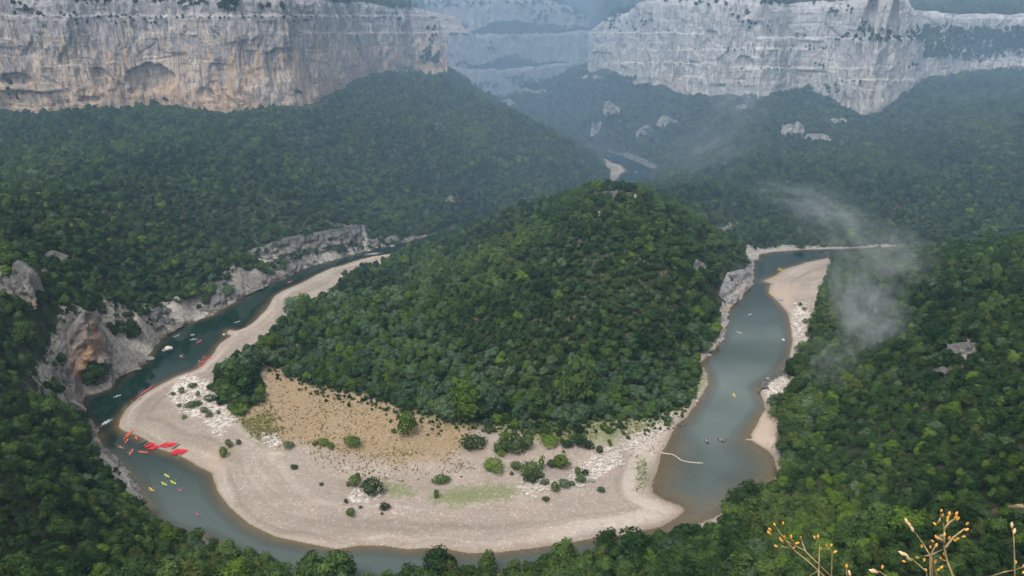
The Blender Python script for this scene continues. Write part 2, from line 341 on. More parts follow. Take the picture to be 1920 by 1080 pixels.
# ------------------------------------------------------------------ materials
class NT:
    def __init__(s, name):
        s.m = bpy.data.materials.new(name); s.m.use_nodes = True; s.t = s.m.node_tree; s.t.nodes.clear()
        s.out = s.t.nodes.new('ShaderNodeOutputMaterial')
    def n(s, typ, **kw):
        nd = s.t.nodes.new(typ)
        for k, v in kw.items():
            if k.startswith('i_'):
                nd.inputs[k[2:].replace('_', ' ')].default_value = v
            else: setattr(nd, k, v)
        return nd
    def l(s, a, b): s.t.links.new(a, b)
    def attr(s, name, typ='GEOMETRY'): return s.n('ShaderNodeAttribute', attribute_name=name, attribute_type=typ)
    def noise(s, scale, detail=4, rough=.55, vec=None, sc=None, dim='3D'):
        nd = s.n('ShaderNodeTexNoise', noise_dimensions=dim); nd.inputs['Scale'].default_value = scale
        nd.inputs['Detail'].default_value = detail; nd.inputs['Roughness'].default_value = rough
        if vec is None: vec = s.geo()
        if sc is not None:
            mp = s.n('ShaderNodeMapping'); mp.inputs['Scale'].default_value = sc; s.l(vec, mp.inputs[0]); vec = mp.outputs[0]
        s.l(vec, nd.inputs['Vector']); return nd.outputs['Fac']
    def geo(s):
        if not hasattr(s, '_g'): s._g = s.n('ShaderNodeNewGeometry')
        return s._g.outputs['Position']
    def ramp(s, fac, stops, interp='LINEAR'):
        r = s.n('ShaderNodeValToRGB'); r.color_ramp.interpolation = interp
        e = r.color_ramp.elements
        while len(e) > 1: e.remove(e[-1])
        e[0].position = stops[0][0]; e[0].color = (*stops[0][1], 1) if len(stops[0][1]) == 3 else stops[0][1]
        for p, cc in stops[1:]:
            q = e.new(p); q.color = (*cc, 1)
        s.l(fac, r.inputs[0]); return r.outputs[0]
    def gray(s, fac, a, b, lo=0., hi=1.):
        r = s.n('ShaderNodeMapRange'); r.inputs[1].default_value = a; r.inputs[2].default_value = b
        r.inputs[3].default_value = lo; r.inputs[4].default_value = hi; s.l(fac, r.inputs[0]); return r.outputs[0]
    def mix(s, f, a, b, typ='MIX'):
        m = s.n('ShaderNodeMix', data_type='RGBA', blend_type=typ)
        for sock, v in ((m.inputs[0], f), (m.inputs[6], a), (m.inputs[7], b)):
            if hasattr(v, 'links') or hasattr(v, 'is_output'): s.l(v, sock)
            else: sock.default_value = v if not isinstance(v, tuple) else (*v, 1)[:4]
        return m.outputs[2]
    def math(s, op, a, b=0.):
        m = s.n('ShaderNodeMath', operation=op)
        for sock, v in ((m.inputs[0], a), (m.inputs[1], b)):
            if hasattr(v, 'is_output'): s.l(v, sock)
            else: sock.default_value = v
        return m.outputs[0]
    def sep(s, colr):
        q = s.n('ShaderNodeSeparateColor'); s.l(colr, q.inputs[0]); return q.outputs
    def finish(s, colr, rough=.9, bump=None, bd=.2, bs=1., spec=.2, normal=None):
        b = s.n('ShaderNodeBsdfPrincipled')
        if hasattr(colr, 'is_output'): s.l(colr, b.inputs['Base Color'])
        else: b.inputs['Base Color'].default_value = (*colr, 1)
        if hasattr(rough, 'is_output'): s.l(rough, b.inputs['Roughness'])
        else: b.inputs['Roughness'].default_value = rough
        b.inputs['Specular IOR Level'].default_value = spec
        if bump is not None:
            bp = s.n('ShaderNodeBump'); bp.inputs['Strength'].default_value = bs; bp.inputs['Distance'].default_value = bd
            s.l(bump, bp.inputs['Height']); s.l(bp.outputs[0], b.inputs['Normal'])
        s.l(b.outputs[0], s.out.inputs[0]); return s.m

def simple(name, colr, rough=.5, var=.12, scale=3., spec=.3):
    s = NT(name); nz = s.noise(scale, 3)
    a = tuple(x*(1-var) for x in colr); b = tuple(min(x*(1+var), 1) for x in colr)
    return s.finish(s.ramp(nz, [(.3, a), (.7, b)]), rough, spec=spec)

def ground_mat():
    s = NT('ground')
    z1 = s.sep(s.attr('zone').outputs['Color']); z2 = s.sep(s.attr('zone2').outputs['Color'])
    fine = s.noise(2.6, 4, .75); mid = s.noise(.35, 5, .65); big = s.noise(.05, 4, .6)
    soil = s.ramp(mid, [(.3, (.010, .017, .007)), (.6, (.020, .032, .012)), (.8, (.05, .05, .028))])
    # gravel: pinkish-grey pebbles, speckled
    vor = s.n('ShaderNodeTexVoronoi'); vor.inputs['Scale'].default_value = 1.5; s.l(s.geo(), vor.inputs['Vector'])
    vs = s.sep(vor.outputs['Color'])[0]
    g = s.ramp(fine, [(.25, (.14, .113, .098)), (.5, (.29, .235, .19)), (.72, (.42, .362, .325))])
    g2 = s.ramp(vs, [(0., (.17, .14, .122)), (.5, (.28, .232, .202)), (.9, (.35, .295, .26)), (1., (.62, .57, .52))])
    g = s.mix(.5, g, g2)
    g = s.mix(s.gray(big, .35, .65), g, s.mix(.5, g, (.21, .18, .155)))
    bands = s.noise(.11, 4, .6, sc=(.5, 1.6, 1))
    g = s.mix(s.gray(bands, .45, .7, 0, .35), g, (.36, .285, .235)); b2 = s.noise(.035, 6, .7, sc=(.5, 1.4, 1), ); g = s.mix(s.gray(b2, .48, .60, 0, .5), g, s.mix(.5, g, (.17, .145, .12))); g = s.mix(s.gray(b2, .40, .30, 0, .45), g, (.50, .44, .38))
    # dry grass field
    v2 = s.noise(.9, 5, .8)
    dry = s.ramp(v2, [(.32, (.12, .08, .04)), (.44, (.21, .15, .088)), (.6, (.30, .22, .138)), (.75, (.38, .29, .19))])
    dry = s.mix(s.gray(mid, .52, .7, 0, .8), dry, (.15, .14, .055))
    grn = s.ramp(v2, [(.3, (.035, .065, .015)), (.5, (.09, .14, .03)), (.7, (.19, .22, .07))])
    # white rock slabs
    wv = s.noise(.8, 7, .8, sc=(1, 1.6, 1))
    wr = s.ramp(wv, [(.34, (.13, .115, .09)), (.42, (.38, .34, .29)), (.52, (.50, .46, .41)), (.75, (.62, .58, .53))])
    # grey mountain rock
    rk = s.ramp(s.noise(.5, 6, .7), [(.3, (.10, .09, .08)), (.5, (.26, .24, .21)), (.7, (.42, .38, .34))])
    sand = s.ramp(fine, [(.3, (.31, .235, .18)), (.7, (.44, .345, .27))])
    sa = s.attr('strand').outputs['Fac']; g = s.mix(s.gray(sa, .1, .5, 0, .45), g, (.46, .41, .365)); g = s.mix(s.gray(sa, -.1, -.5, 0, .5), g, (.15, .125, .105))
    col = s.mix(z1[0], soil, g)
    def sharp(f, nz, w=.08, a=.4): return s.gray(s.math('ADD', f, s.gray(nz, .3, .7, -a, a)), .5-w, .5+w)
    pn = s.noise(.28, 6, .75)
    col = s.mix(s.math('MULTIPLY', z2[1], .75), col, sand)
    col = s.mix(sharp(z1[1], pn, .42, .6), col, dry)
    col = s.mix(s.math('MULTIPLY', sharp(z2[0], s.noise(.5, 6, .8), .2, .62), .6), col, grn)
    col = s.mix(sharp(z1[2], s.noise(.45, 7, .75, sc=(1, 1.5, 1)), .05, .38), col, wr)
    col = s.mix(sharp(z2[2], pn, .1, .4), col, rk)
    pos = s.n('ShaderNodeSeparateXYZ'); s.l(s.geo(), pos.inputs[0])
    wet = s.gray(pos.outputs[2], .22, -.05)
    col = s.mix(wet, col, s.mix(.5, col, (.15, .115, .07)))
    dn = s.noise(1.3, 6, .75)
    h = s.math('ADD', s.math('MULTIPLY', dn, .6), s.math('MULTIPLY', wv, .5))
    return s.finish(col, .95, h, .35, .8, spec=.1)

def rock_mat(name, pal, warm=.5, streak=.5):
    """pal: dict cream, orange, grey, dark"""
    s = NT(name)
    pos = s.n('ShaderNodeSeparateXYZ'); s.l(s.geo(), pos.inputs[0])
    va = s.attr('v').outputs['Fac']
    st = s.noise(.16, 6, .7, sc=(1, 1, .07))
    st2 = s.noise(.55, 4, .7, sc=(1, 1, .05))
    blob = s.noise(.028, 4, .6, sc=(1, 1, .8))
    det = s.noise(.5, 7, .75, sc=(1, 1, 1.7))
    strata = s.noise(.35, 4, .6, sc=(.06, .06, 2.0))
    base = s.ramp(det, [(.28, tuple(x*.55 for x in pal['cream'])), (.5, pal['cream']), (.75, tuple(min(1, x*1.25) for x in pal['cream']))])
    om = s.gray(s.math('ADD', blob, s.math('MULTIPLY', st, .7)), .92-.16*warm, 1.02-.16*warm, 0, .8)
    om = s.math('MULTIPLY', om, s.gray(va, 1.0, .7))
    if name == 'limestone_tan': om = s.attr('warm').outputs['Fac']; om = s.math('MULTIPLY', s.gray(s.math('ADD', om, s.gray(det, .3, .7, -.3, .3)), .3, .6), .9)
    col = s.mix(om, base, pal['orange'])
    gm = s.gray(s.math('ADD', s.math('ADD', s.math('MULTIPLY', s.math('ADD', st, st2), .6), s.math('MULTIPLY', va, .30)), s.math('MULTIPLY', blob, .3)), .88-.12*streak, .97-.12*streak, 0, .85)
    col = s.mix(gm, col, pal['grey'])
    dm = s.gray(st2, .54, .66, 0, .7)
    col = s.mix(dm, col, pal['dark'])
    sm = s.gray(strata, .62, .70, 0, .12)
    col = s.mix(sm, col, pal['dark'])
    wm = s.gray(s.noise(.22, 5, .7, sc=(1, 1, .35)), .60, .75, 0, .6)
    col = s.mix(wm, col, pal['light'])
    def line(nz, w): return s.gray(s.math('ABSOLUTE', s.math('SUBTRACT', nz, .5)), w, 0, 0, 1)
    ck = line(s.noise(.16, 5, .65, sc=(1, 1, .16)), .012); bd_ = line(s.noise(.30, 3, .6, sc=(.10, .10, 1.)), .016)
    gate = s.gray(s.noise(.05, 3, .6), .45, .58)
    lines = s.math('MAXIMUM', s.math('MULTIPLY', ck, .6), s.math('MULTIPLY', s.math('MULTIPLY', bd_, gate), .75))
    col = s.mix(lines, col, tuple(x*.45 for x in pal['dark']))
    fn_ = s.noise(2.2, 4, .8); col = s.mix(s.gray(fn_, .55, .75, 0, .35), col, pal['light']); col = s.mix(s.gray(fn_, .45, .28, 0, .28), col, pal['dark'])
    h0 = s.math('SUBTRACT', s.math('MULTIPLY', fn_, .5), lines)
    h = s.math('ADD', h0, s.math('ADD', s.math('MULTIPLY', det, 1.), s.math('MULTIPLY', s.math('ADD', st, st2), .9)))
    return s.finish(col, .95, h, 1.8, .9, spec=.08)
M_GROUND = ground_mat()
M_ROCKL = rock_mat('limestone_warm', dict(cream=(.60,.49,.395), orange=(.58,.38,.23), grey=(.31,.31,.34), dark=(.17,.17,.195), light=(.68,.60,.51)), .95, .22)
M_ROCKR = rock_mat('limestone_pale', dict(cream=(.74,.67,.60), orange=(.72,.54,.37), grey=(.50,.49,.50), dark=(.27,.27,.28), light=(.84,.80,.73)), .1, .5)
M_ROCKF = rock_mat('limestone_far', dict(cream=(.52,.48,.44), orange=(.56,.43,.31), grey=(.35,.355,.36), dark=(.17,.175,.18), light=(.68,.64,.58)), .1, .6)
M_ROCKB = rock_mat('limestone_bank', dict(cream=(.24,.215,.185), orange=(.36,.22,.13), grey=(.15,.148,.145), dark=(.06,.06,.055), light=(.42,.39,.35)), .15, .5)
M_ROCKO = rock_mat('limestone_outcrop', dict(cream=(.44,.395,.355), orange=(.48,.34,.22), grey=(.27,.27,.28), dark=(.13,.13,.14), light=(.58,.54,.49)), .2, .4)
M_ROCKT = rock_mat('limestone_tan', dict(cream=(.30,.26,.22), orange=(.50,.27,.14), grey=(.22,.21,.205), dark=(.10,.095,.09), light=(.48,.42,.36)), .9, .2)

def leaf_mat(name, a, b):
    s = NT(name)
    g = s.n('ShaderNodeNewGeometry'); oi = s.n('ShaderNodeObjectInfo')
    f = s.math('ADD', s.math('MULTIPLY', g.outputs['Random Per Island'], .4), s.math('MULTIPLY', oi.outputs['Random'], .6))
    big = s.noise(.013, 3, .5)
    f = s.math('ADD', f, s.gray(big, .35, .65, -.22, .22))
    col = s.ramp(f, [(0., a), (1., b)])
    col = s.mix(s.gray(s.noise(.022, 4, .6), .42, .66, 0, .55), col, s.mix(1., col, (1.25, 1.03, .85), 'MULTIPLY'))
    d = s.n('ShaderNodeBsdfDiffuse'); s.l(col, d.inputs[0])
    tr = s.n('ShaderNodeBsdfTranslucent'); s.l(col, tr.inputs[0])
    mx = s.n('ShaderNodeMixShader'); mx.inputs[0].default_value = .15
    s.l(d.outputs[0], mx.inputs[1]); s.l(tr.outputs[0], mx.inputs[2])
    s.l(mx.outputs[0], s.out.inputs[0]); return s.m
LEAF = [leaf_mat('leaf_dark', (.005,.016,.006), (.046,.084,.027)), leaf_mat('leaf_green', (.009,.028,.008), (.082,.135,.038)),
        leaf_mat('leaf_bright', (.030,.065,.010), (.115,.185,.032)), leaf_mat('leaf_grey_green', (.026,.054,.028), (.100,.155,.080)),
        leaf_mat('leaf_olive', (.026,.042,.012), (.085,.110,.030))]
M_BARK = simple('bark', (.11, .085, .06), .9)

def water_mat():
    s = NT('river_water')
    dep = s.attr('depth').outputs['Fac']; foam = s.attr('foam').outputs['Fac']; tint = s.attr('silt_glare').outputs['Fac']
    n1 = s.noise(.9, 3, .5, sc=(1, 1, 1)); n2 = s.noise(.12, 3, .5)
    bp = s.n('ShaderNodeBump'); bp.inputs['Strength'].default_value = .3; bp.inputs['Distance'].default_value = .03
    s.l(s.math('ADD', n1, s.math('MULTIPLY', n2, .6)), bp.inputs['Height'])
    deep = s.mix(tint, s.ramp(n2, [(.3, (.003, .014, .010)), (.7, (.007, .022, .016))]), (.118, .142, .132))  # pale body colour: silty grey lightened to carry painted sky glare
    body = s.n('ShaderNodeBsdfDiffuse'); s.l(deep, body.inputs[0]); 
    trn = s.n('ShaderNodeBsdfTransparent'); trn.inputs[0].default_value = (.80, .73, .55, 1)
    m1 = s.n('ShaderNodeMixShader'); s.l(s.gray(dep, .02, 1.15, .1, 1.), m1.inputs[0]); s.l(trn.outputs[0], m1.inputs[1]); s.l(body.outputs[0], m1.inputs[2])
    gl = s.n('ShaderNodeBsdfGlossy'); gl.inputs['Roughness'].default_value = .06; s.l(bp.outputs[0], gl.inputs['Normal'])
    fr = s.n('ShaderNodeFresnel'); fr.inputs['IOR'].default_value = 1.36; s.l(bp.outputs[0], fr.inputs['Normal'])
    m2 = s.n('ShaderNodeMixShader'); s.l(fr.outputs[0], m2.inputs[0]); s.l(m1.outputs[0], m2.inputs[1]); s.l(gl.outputs[0], m2.inputs[2])
    fo = s.n('ShaderNodeBsdfDiffuse'); fo.inputs[0].default_value = (.75, .8, .8, 1)
    fn = s.noise(2.2, 6, .8, sc=(1, .35, 1))
    fm = s.gray(s.math('ADD', s.math('MULTIPLY', foam, .5), s.math('MULTIPLY', fn, 1.6)), 1.14, 1.42)
    fm = s.math('MULTIPLY', fm, s.gray(foam, .02, .2))
    m3 = s.n('ShaderNodeMixShader'); s.l(fm, m3.inputs[0]); s.l(m2.outputs[0], m3.inputs[1]); s.l(fo.outputs[0], m3.inputs[2])
    s.l(m3.outputs[0], s.out.inputs[0]); return s.m
M_WATER = water_mat()
print('setup', round(time.time()-T0, 1))

# ------------------------------------------------------------------ ground sheet (fan of cells growing with distance)
ZONES = dict(
 dry=[[(488,682),(560,708),(700,746),(830,785),(960,800),(1060,800),(1100,805),(1030,830),(1000,818),(950,805),(880,806),(890,830),(850,852),(760,872),(700,862),(640,848),(560,832),(520,842),(478,806),(436,792),(470,756),(500,722)],
      [(500,620),(590,640),(600,690),(500,672)]],
 green=[[(700,735),(880,775),(1000,795),(1150,780),(1245,774),(1250,792),(1180,818),(1110,828),(1020,826),(950,812),(880,800),(780,778)], [(1302,690),(1320,684),(1326,712),(1312,742),(1298,742)],
        [(408,838),(424,826),(440,836),(430,850),(424,862),(412,860)], [(790,925),(870,912),(965,908),(985,920),(940,940),(870,950),(810,946)], [(1196,862),(1212,856),(1214,900),(1204,928),(1190,920)], [(450,792),(500,770),(520,800),(500,835),(470,815)],
        [(352,604),(410,576),(462,556),(455,548),(400,560),(350,590)], [(700,900),(790,920),(780,934),(700,925)]],
 white=[[(313,742),(330,716),(352,703),(385,712),(405,735),(436,765),(446,790),(430,800),(412,820),(400,822),(396,800),(372,782),(345,778),(334,762)], [(1104,868),(1122,848),(1150,838),(1172,872),(1142,880),(1112,902),(1082,896),(1060,905),(1066,890)],
        [(964,914),(1000,902),(1060,910),(1100,902),(1096,914),(1040,920),(1000,930),(972,922)], [(1180,820),(1240,796),(1262,790),(1250,806),(1190,840),(1160,850)],
        [(1488,565),(1512,570),(1520,590),(1508,620),(1520,640),(1505,660),(1490,640),(1488,600)], [(656,920),(725,918),(722,934),(660,940)], [(1424,716),(1450,706),(1490,712),(1480,740),(1436,745)], [(486,815),(520,818),(530,836),(500,836)]],
 sand=[[(382,845),(420,838),(425,860),(405,890),(392,884)], [(1440,540),(1480,528),(1495,545),(1480,585),(1458,566)], [(1146,306),(1163,309),(1174,320),(1158,332)], [(1400,770),(1440,770),(1458,800),(1440,850),(1400,835)]],
 rock=[[(470,482),(560,440),(690,418),(700,470),(560,500),(480,492)], [(110,600),(180,580),(300,575),(420,520),(700,450),(700,475),(420,600),(250,720),(150,760),(60,740)], [(1100,360),(1200,360),(1200,372),(1100,372)], [(1390,462),(1480,458),(1480,472),(1420,490),(1390,490)],
       [(1340,430),(1385,410),(1390,425),(1350,440)], [(1480,460),(1600,458),(1600,464),(1480,470)], [(120,740),(165,795),(160,810),(185,860),(215,905),(250,945),(285,985),(300,980),(265,925),(225,870),(190,820),(190,740)],
       [(1785,630),(1835,640),(1820,668),(1770,680)], [(1112,390),(1124,388),(1134,415),(1120,418)]])
RANG = {'rock': 3000}
NA, NR = 900, 980
ang = np.linspace(math.radians(-58), math.radians(58), NA)
rr = np.concatenate([np.linspace(0.6, 60, 60)[:-1], np.exp(np.linspace(math.log(60), math.log(1650), NR-150)), np.exp(np.linspace(math.log(1650), math.log(15000), 92)[1:])])
NRR = len(rr)
AA, RRR = np.meshgrid(ang, rr, indexing='ij')
X = (RRR*np.sin(AA)).ravel(); Y = (RRR*np.cos(AA)).ravel()
Z = hgt(X, Y)
PX, PY, DEP = project(X, Y, Z)
jx = fbm(X/3.5, Y/3.5, 41, 3)*14*np.clip(350/np.maximum(DEP, 100), .2, 1.5); jy = fbm(X/3.5, Y/3.5, 51, 3)*9*np.clip(350/np.maximum(DEP, 100), .2, 1.5)
def zone(nm):
    m = np.zeros(X.shape, bool)
    for p in ZONES[nm]: m |= inside(p, PX+jx, PY+jy)
    return (m & (Y > 100) & (Y < RANG.get(nm, 600))).astype(float)
zd = {k: zone(k) for k in ZONES}
sdv = SD(X, Y)
barm = ((inside(BAR, PX+jx*.5, PY+jy*.5) | inside(RBAR, PX+jx*.5, PY+jy*.5)) & (Y < 600)) | ((sdv < np.where(((Y > 560) & (PX > 800) & (PX < 1240)) | (PX > 1690), -99., 2.5)) & (Y > 100)) | ((np.abs(PX-1160) < 25) & (np.abs(PY-318) < 20))
def blur(m, k=3):
    g = m.reshape(NA, NRR).astype(float)
    for _ in range(2):
        for ax in (0, 1):
            c_ = np.cumsum(np.pad(g, [(k+1, k) if a == ax else (0, 0) for a in (0, 1)], mode='edge'), axis=ax)
            g = (np.take(c_, range(2*k+1, c_.shape[ax]), axis=ax)-np.take(c_, range(0, c_.shape[ax]-2*k-1), axis=ax))/(2*k+1)
    return g.ravel()
zd = {k: blur(v) for k, v in zd.items()}
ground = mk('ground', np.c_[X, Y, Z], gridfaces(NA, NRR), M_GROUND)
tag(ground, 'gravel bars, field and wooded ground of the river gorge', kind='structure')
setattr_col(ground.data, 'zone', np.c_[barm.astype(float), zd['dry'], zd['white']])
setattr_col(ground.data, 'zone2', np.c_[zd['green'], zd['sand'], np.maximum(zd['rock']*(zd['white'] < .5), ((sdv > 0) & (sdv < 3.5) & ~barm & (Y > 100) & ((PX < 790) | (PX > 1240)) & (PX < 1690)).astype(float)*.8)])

strand = fbm(sdv/4.5+.9*fbm(X/26, Y/26, 81, 3), fbm(X/90, Y/90, 82, 2)*2, 83, 3)*sstep(60, 10, sdv); setattr_f(ground.data, 'strand', strand)
# river surface: same fan, only where the bed is under water
wi = (sdv < 3.0) & (Y > 100)
idx = wi.reshape(NA, NRR); fc = gridfaces(NA, NRR)
fm = wi[fc].all(axis=1); fw = fc[fm]
used = np.unique(fw); remap = np.full(len(X), -1, np.int64); remap[used] = np.arange(len(used))
river = mk('river', np.c_[X[used], Y[used], np.zeros(len(used))], remap[fw], M_WATER)
tag(river, 'dark green river bending around the gravel bar', kind='structure')
setattr_f(river.data, 'depth', np.clip(-Z[used], 0, 4))
PU, PV = PX[used], PY[used]
FOAM_FLECKS = [(200,795,16,5,-.55,1.),(178,806,12,3.5,-.4,1.),(214,783,9,4,-.5,.6),(697,478,26,2.2,-.1,.9),(725,468,22,1.4,-.25,.6),(1350,899,3,2,0,.7),(1357,914,4,2,0,.7),(1398,893,6,1.6,-.2,.8),(1413,888,3,1.5,0,.6),(1349,913,2,1.5,0,.6),(1400,905,3,1.2,0,.6),  # rapids foam, then small white flecks in the right shallows
        (246,853,7,2,0,.6),(225,806,12,3,.2,.35),(238,742,7,1,-.3,.5)]
foam = np.zeros(len(used))
for a, b, ra, rb, sl, st in FOAM_FLECKS:
    dx = PU-a; dy = PV-b-sl*dx
    foam = np.maximum(foam, st*np.exp(-(dx/ra)**2-(dy/rb)**2))
setattr_f(river.data, 'foam', foam)
setattr_f(river.data, 'silt_glare', np.clip(sstep(820, 980, PV)*.5 + sstep(1200, 1300, PU)*sstep(540, 640, PV)*(.55+.45*fbm(X[used]/40, Y[used]/40, 95, 3)), 0, 1))  # silty tone plus sky glare painted into the water, strongest on the right arm
print('ground', round(time.time()-T0, 1), len(X))

# ------------------------------------------------------------------ cliff walls
def resample(cols, step):
    P = cols[:, :2]; L = np.r_[0, np.cumsum(np.hypot(*(P[1:]-P[:-1]).T))]
    u = np.arange(0, L[-1], step)
    # smooth interpolation
    out = [np.interp(u, L, cols[:, k]) for k in range(cols.shape[1])]
    return u, np.array(out).T, L
def smooth1(a, k):
    if k < 3: return a
    ker = np.hanning(k+2)[1:-1]; ker /= ker.sum()
    p = np.pad(a, (k//2, k//2), mode='edge'); return np.convolve(p, ker, 'valid')[:len(a)]
def wall(name, cols, mat, step, seed, label, buttress=6., ledge=1.5, foot=8., caves=(), toprough=3., tiers=()):
    u, R, L = resample(cols, step)
    k = int(18/step)|1
    for j in range(4): R[:, j] = smooth1(R[:, j], k)
    R[:, 3] += toprough*fbm(u/14, u*0, seed+5, 4)
    P = R[:, :2]; tdir = np.gradient(P, axis=0); tdir /= np.linalg.norm(tdir, axis=1)[:, None]
    nrm = np.c_[tdir[:, 1], -tdir[:, 0]]                    # towards the camera for left-to-right walls
    H = np.max(R[:, 3]-R[:, 2])+foot; nv = int(H/step)+1
    v = np.linspace(0, 1, nv)
    UU, VV = np.meshgrid(u, v, indexing='ij')
    zb = R[:, 2][:, None]-foot; zt = R[:, 3][:, None]; ZZ = zb+(zt-zb)*VV
    d = buttress*fbm(UU/42, ZZ/150, seed, 3)
    d += 2.6*(1-2*np.abs(fbm(UU/13, ZZ/60, seed+1, 3)))
    d += 1.5*fbm(UU/4, ZZ/9, seed+2, 5) + .8*fbm(UU/1.6, ZZ/5, seed+31, 3)
    wob = 4*fbm(UU/60, ZZ*0, seed+3, 2)
    d += ledge*.18*fbm(UU/70, (ZZ+wob)/5., seed+6, 3)
    for wd_, am_ in ((17., 2.6), (7., 1.3)):
        q = (UU+3*fbm(ZZ/25, UU/40, seed+21, 2)*wd_*.4)/wd_; fl = np.floor(q).astype(np.int64)
        zc = np.floor(ZZ/(wd_*2.2)+_h(fl, fl*0, seed+22)*3).astype(np.int64)
        d += am_*(_h(fl, zc, seed+23)-.5)
    for k_ in range(7):
        zk = (k_+.5+.9*fbm(u/90+k_*9, u*0, seed+7, 2))/7.
        dv_ = (VV-zk[:, None])*(zt-zb); on = sstep(.42, .6, vnoise(UU/26, UU*0+k_*5., seed+9)+.0)*(k_ % 2)
        d -= on*.8*np.exp(-(dv_/.6)**2); d -= ledge*.15*on*sstep(-1, 1, dv_)*sstep(16, 3, dv_)
    d -= 4*VV**2
    cpx = project(R[:, 0], R[:, 1], R[:, 2])[0]
    for a_, b_, py_, dp in tiers:
        zl = np.array([at_y(p_, py_, y_)[2] for p_, y_ in zip(cpx, R[:, 1])])+1.5*fbm(u/15, u*0, seed+51, 3)
        g_ = sstep(a_-25, a_+10, cpx)*sstep(b_+25, b_-10, cpx)*(.6+.8*vnoise(u/18, u*0, seed+52))
        d -= dp*g_[:, None]*sstep(-.4, 1.2, ZZ-zl[:, None])
    for cu, cz, ru, rz, dp in caves:
        e = ((UU-cu)/ru)**2+((ZZ-cz)/rz)**2
        e = e*(1+.5*fbm(UU/7, ZZ/7, seed+41, 3))
        below = np.where(ZZ < cz, sstep(1.2, .2, e), sstep(1.05, .8, e)); d -= dp*below
    # rough broken rim
    d -= 5*sstep(.93, 1., VV)*vnoise(UU/6, ZZ*0, seed+12)
    XX = R[:, 0][:, None]+nrm[:, 0][:, None]*d; YY = R[:, 1][:, None]+nrm[:, 1][:, None]*d
    # cap running back over the plateau
    caps = []
    for bk, dz in ((6, .4), (15, -.3), (28, -2.5)):
        caps.append((XX[:, -1]-nrm[:, 0]*bk, YY[:, -1]-nrm[:, 1]*bk, ZZ[:, -1]+dz))
    XX = np.c_[XX, *[q[0] for q in caps]]; YY = np.c_[YY, *[q[1] for q in caps]]; ZZ = np.c_[ZZ, *[q[2] for q in caps]]
    VV = np.c_[VV, np.ones((len(u), 3))]
    o = mk(name, np.c_[XX.ravel(), YY.ravel(), ZZ.ravel()], gridfaces(len(u), nv+3), mat, smooth=False)
    setattr_f(o.data, 'v', VV.ravel())
    tag(o, label, kind='structure')
    return o, XX, YY, ZZ, nv
def upos(cols, px):   # arclength of photo column px on a wall
    u, R, L = resample(cols, 1.0)
    p, _, _ = project(R[:, 0], R[:, 1], R[:, 2]); return u[np.argmin(np.abs(p-px))]
def cav(cols, px, py, rw, rh, dp):
    u = upos(cols, px); uu, R, L = resample(cols, 1.0); r = R[int(u)]
    z = at_y(px, py, r[1])[2]; sc = r[1]/FPX*1.04
    return (u, z, rw*sc, rh*sc, dp)
wl = wall('cliff', W_LEFT, M_ROCKL, .85, 100, 'long orange and grey limestone cliff wall above the left forest', 7, 1.6, tiers=[(-200,860,30,3),(0,110,172,-4),(600,850,62,2)],
     caves=[cav(W_LEFT, 290, 150, 44, 26, 6), cav(W_LEFT, 45, 150, 30, 14, 5), cav(W_LEFT, 200, 150, 14, 20, 3), cav(W_LEFT, 170, 188, 18, 8, 4), cav(W_LEFT, 540, 120, 30, 30, 2.5), cav(W_LEFT, 680, 95, 14, 30, 3), cav(W_LEFT, 390, 175, 14, 12, 3)])
wr = wall('cliff', W_RIGHT, M_ROCKR, 1.0, 200, 'pale grey limestone cliff wall on the right side of the gorge', 11, 2.2, tiers=[(1420,1760,72,6),(1280,1500,92,3.5),(1150,1330,118,3),(1380,1600,128,3.5),(1120,1300,62,3),(1590,1700,150,3)],
     caves=[cav(W_RIGHT, 1390, 118, 16, 12, 3), cav(W_RIGHT, 1300, 130, 30, 14, 2)])
wa = wall('cliff', W_FARA, M_ROCKF, 1.8, 300, 'low hazy limestone step at the foot of the far gorge wall', 6, 2.5)
wb = wall('cliff', W_FARB, M_ROCKF, 1.8, 310, 'hazy grey middle cliff closing the far gorge', 5, 2.0)
wc = wall('cliff', W_FARC, M_ROCKF, 1.8, 320, 'hazy grey upper cliff at the far end of the gorge', 8, 2.0, toprough=5)

